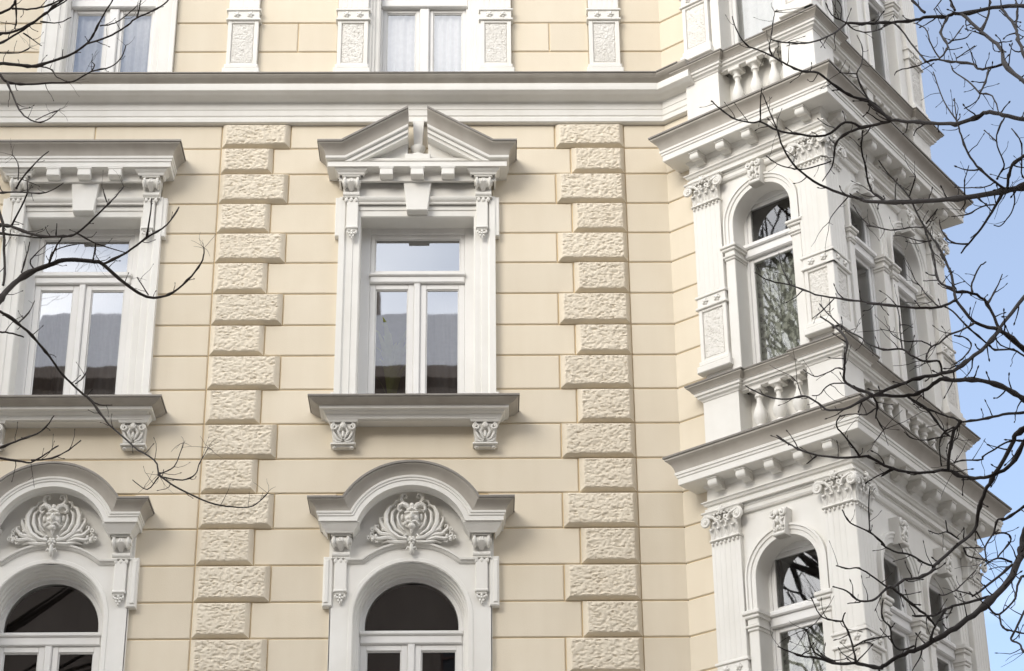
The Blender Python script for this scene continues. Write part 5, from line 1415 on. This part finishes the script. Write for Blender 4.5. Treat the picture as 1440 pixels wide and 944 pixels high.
def smooth_line(pts, per=3):
    """Catmull-Rom through the points"""
    out = []
    n = len(pts)
    for i in range(n - 1):
        p0, p1, p2, p3 = pts[max(i - 1, 0)], pts[i], pts[i + 1], pts[min(i + 2, n - 1)]
        for k in range(per):
            t = k / per
            out.append(0.5 * ((2 * p1) + (p2 - p0) * t + (2 * p0 - 5 * p1 + 4 * p2 - p3) * t * t + (3 * p1 - p0 - 3 * p2 + p3) * t ** 3))
    out.append(pts[-1])
    return out

def twiglets(g, pts, rad, rnd, density, length, sides=4):
    """short spurs and buds along a branch"""
    acc = 0.0
    nxt = rnd.uniform(.3, 1.0) / density
    for i in range(len(pts) - 1):
        seg = pts[i + 1] - pts[i]
        acc += seg.length
        if acc < nxt: continue
        acc = 0; nxt = rnd.uniform(.5, 1.5) / density
        t = seg.normalized()
        side = t.orthogonal().normalized()
        side = (Matrix.Rotation(rnd.random() * 6.28, 3, t) @ side)
        d = (t * rnd.uniform(.2, .9) + side).normalized()
        L = length * rnd.uniform(.25, 1.0)
        p = pts[i].copy(); line = [p.copy()]
        for k in range(4):
            d = (d + Vector((rnd.uniform(-.35, .35), rnd.uniform(-.35, .35), rnd.uniform(-.15, .4)))).normalized()
            p = p + d * L / 4; line.append(p.copy())
        r0 = min(rad[i] * .55, .0045)
        g.tube(line, [r0, r0 * .85, r0 * .75, r0 * .6, r0 * .45], sides)
        e = line[-1]; g.tube([e - d * .003, e + d * .006, e + d * .014], [r0 * .6, r0 * 1.1, r0 * .3], sides)

def knobby(pts, r0, r1, rnd, knots=.15):
    n = len(pts)
    rad = []
    for i in range(n):
        t = i / max(1, n - 1)
        r = r0 + (r1 - r0) * t
        rad.append(r * (1 + rnd.uniform(-.05, .08) + (knots * 3 if rnd.random() < knots else 0)))
    rad[0] *= 1.05
    return rad

def tree_from(name, label, base, trunk_pts, trunk_r, data, joins, edge, seed, dens, tlen, tufts=0.0):
    rnd = random.Random(seed)
    root = empty(name, base)
    tag(root, label, 'tree')
    B = Vector(base)
    tp_ = smooth_line([Vector(p) - B for p in trunk_pts], 4)
    n = len(tp_)
    tr = G().tube(tp_, [trunk_r * (1.35 - 1.0 * (i / (n - 1)) ** .8) if i else trunk_r * 1.7 for i in range(n)], 14).obj('trunk', 'bark', root, smooth=60)
    def near(z, k0=0.25):
        best = min(tp_[int(n * k0):], key=lambda p: abs(p.z - z))
        return best
    for ln in data.strip().splitlines():
        tk = ln.split()
        r0, r1 = float(tk[0]) * .97 / 1000, float(tk[1]) * .93 / 1000
        P_ = [Vector(tuple(map(float, t.split(',')))) - B for t in tk[2:]]
        if edge(P_[-1] + B) and not edge(P_[0] + B): P_.reverse(); r0, r1 = r1, r0
        q = smooth_line(P_, 4)
        q = [p + Vector((rnd.uniform(-1, 1), rnd.uniform(-1, 1), rnd.uniform(-1, 1))) * min(.0045, r1 * .5) for p in q]
        rad = knobby(q, r0, r1, rnd)
        if edge(P_[0] + B):                                        # run on, out of the picture, to the trunk
            s = q[0]; tgt = near(s.z * .80 - .2)
            d = (q[0] - q[2]).normalized() if len(q) > 2 else (tgt - s).normalized()
            Lg = (tgt - s).length
            c1 = s + d * Lg * .35; c2 = tgt + (s - tgt) * .3 + Vector((0, 0, -.25))
            ext = []
            for i in range(14, 0, -1):
                t = i / 14
                ext.append(s * (1 - t) ** 3 + c1 * 3 * t * (1 - t) ** 2 + c2 * 3 * t * t * (1 - t) + tgt * t ** 3)
            q = ext + q
            rad = [rad[0] + (max(.05, rad[0] * 2.6) - rad[0]) * (i / 14) ** 1.5 for i in range(14, 0, -1)] + rad
        g = G().tube(q, rad, 7)
        twiglets(g, q[-max(4, len(P_) * 4 - 3):], rad[-max(4, len(P_) * 4 - 3):], rnd, dens, tlen)
        if tufts and r1 < .006 and rnd.random() < tufts: tuft(g, q[-1], (q[-1] - q[-3]).normalized(), rnd, rnd.randint(3, 7), .20)
        g.obj('branch', 'bark', root, smooth=70)
    return root, tp_, n

def in_picture(p):
    v = p - mw.translation
    f_ = v.dot(fw)
    return f_ > 0 and -.01 < .5 + v.dot(rt) / f_ * LENS / 36 < 1.01 and abs(v.dot(up) / f_) * LENS / 36 < .34

def bough(root, p, d, L, r, rnd, upw=.12):
    """a bough of the crown outside the picture"""
    for _ in range(6):
        g = G(); grow(g, p.copy(), d, L, r, 3, rnd, upw)
        if not any(in_picture(Vector(v) + root.location) for v in g.v[::3]):
            return g.obj('branch', 'bark', root, smooth=70)
        L *= .75

def tuft(g, e, d, rnd, n, length):
    """hair-thin shoots at a branch tip"""
    for k in range(n):
        q = (d * .5 + Vector((rnd.uniform(-1, 1), rnd.uniform(-1, 1), rnd.uniform(-.8, 1)))).normalized()
        L = length * rnd.uniform(.4, 1.0)
        line = [e.copy()]
        p = e.copy()
        for i in range(4):
            q = (q + Vector((rnd.uniform(-.3, .3), rnd.uniform(-.3, .3), rnd.uniform(-.3, .3)))).normalized()
            p = p + q * L / 4; line.append(p.copy())
        g.tube(line, [.0019, .0016, .0013, .0011, .0009], 4)

def grow(g, p, d, L, r, depth, rnd, upw=.12):
    n = 7
    line = [p.copy()]; q = p.copy()
    for i in range(n):
        d = (d + Vector((rnd.uniform(-.22, .22), rnd.uniform(-.22, .22), rnd.uniform(-.14, .14) + upw * .3))).normalized()
        q = q + d * L / n; line.append(q.copy())
    g.tube(line, [r * (1 - .6 * i / n) for i in range(n + 1)], 6 if depth > 1 else 4)
    if depth <= 0: return
    for k in range(3 if depth > 1 else 4):
        i = rnd.randint(2, n)
        sd = d.orthogonal().normalized()
        sd = Matrix.Rotation(rnd.random() * 6.28, 3, d) @ sd
        grow(g, line[i], (d * .8 + sd * rnd.uniform(.5, 1.0)).normalized(), L * rnd.uniform(.5, .75), r * .45, depth - 1, rnd, upw)

# left tree: bough tips reach in from beyond the left edge
lt, ltp, ln_ = tree_from('bare_tree', 'bare tree reaching in from the left edge in front of the left windows', (-8.7, -5.6, .13),
    [(-8.7, -5.6, .1), (-8.72, -5.55, 2.0), (-8.6, -5.6, 4.5), (-8.65, -5.5, 7.0), (-8.5, -5.45, 9.5), (-8.55, -5.4, 12.0), (-8.4, -5.4, 14.5), (-8.45, -5.35, 17.0), (-8.35, -5.3, 20.0)],
    .20, LEFT_BRANCHES, None, lambda p: side(p) < .004, 11, 5.0, .18, .45)
rnd = random.Random(21)
for k in range(16):
    z = rnd.uniform(8, 16.6)
    s = min(ltp, key=lambda p: abs(p.z - z))
    az = rnd.uniform(R(75), R(285))                                # away from the house front in view
    d = Vector((math.cos(az), math.sin(az), rnd.uniform(.35, .9))).normalized()
    bough(lt, s, d, rnd.uniform(2.2, 3.6), rnd.uniform(.04, .07), rnd)
for k in range(9):                                                 # the high crown, above the picture
    z = rnd.uniform(13.6, 16.9)
    s = min(ltp, key=lambda p: abs(p.z - z))
    az = rnd.uniform(R(-75), R(95))
    d = Vector((math.cos(az), math.sin(az), rnd.uniform(.55, 1.2))).normalized()
    bough(lt, s, d, rnd.uniform(1.6, 3.2), rnd.uniform(.03, .055), rnd, .4)
for k in range(22):                                                # boughs towards the house, left of the picture
    z = rnd.uniform(10.5, 19.6)
    s = min(ltp, key=lambda p: abs(p.z - z))
    az = rnd.uniform(R(62), R(125))
    d = Vector((math.cos(az), math.sin(az), rnd.uniform(.5, 1.1))).normalized()
    bough(lt, s, d, rnd.uniform(1.6, 2.6), rnd.uniform(.04, .07), rnd, .3)
# right tree
rtr, rtp, rn_ = tree_from('bare_tree', 'bare tree whose dark twigs cross the white corner bay and the sky', (5.0, -11.4, .13),
    [(5.0, -11.4, .1), (4.95, -11.4, 1.4), (4.9, -11.3, 2.8), (4.75, -11.3, 4.2), (4.7, -11.25, 5.6), (4.75, -11.2, 7.0), (4.7, -11.1, 9.0), (4.8, -11.1, 11.0)],
    .19, RIGHT_BRANCHES, None, lambda p: side(p) > .996, 12, 9.0, .12, .12)
rnd = random.Random(23)
for k in range(16):
    z = rnd.uniform(3.6, 10.6)
    s = min(rtp, key=lambda p: abs(p.z - z))
    az = rnd.uniform(R(-85), R(85))
    d = Vector((math.cos(az), math.sin(az), rnd.uniform(.3, .8))).normalized()
    bough(rtr, s, d, rnd.uniform(1.6, 2.8), rnd.uniform(.03, .06), rnd)
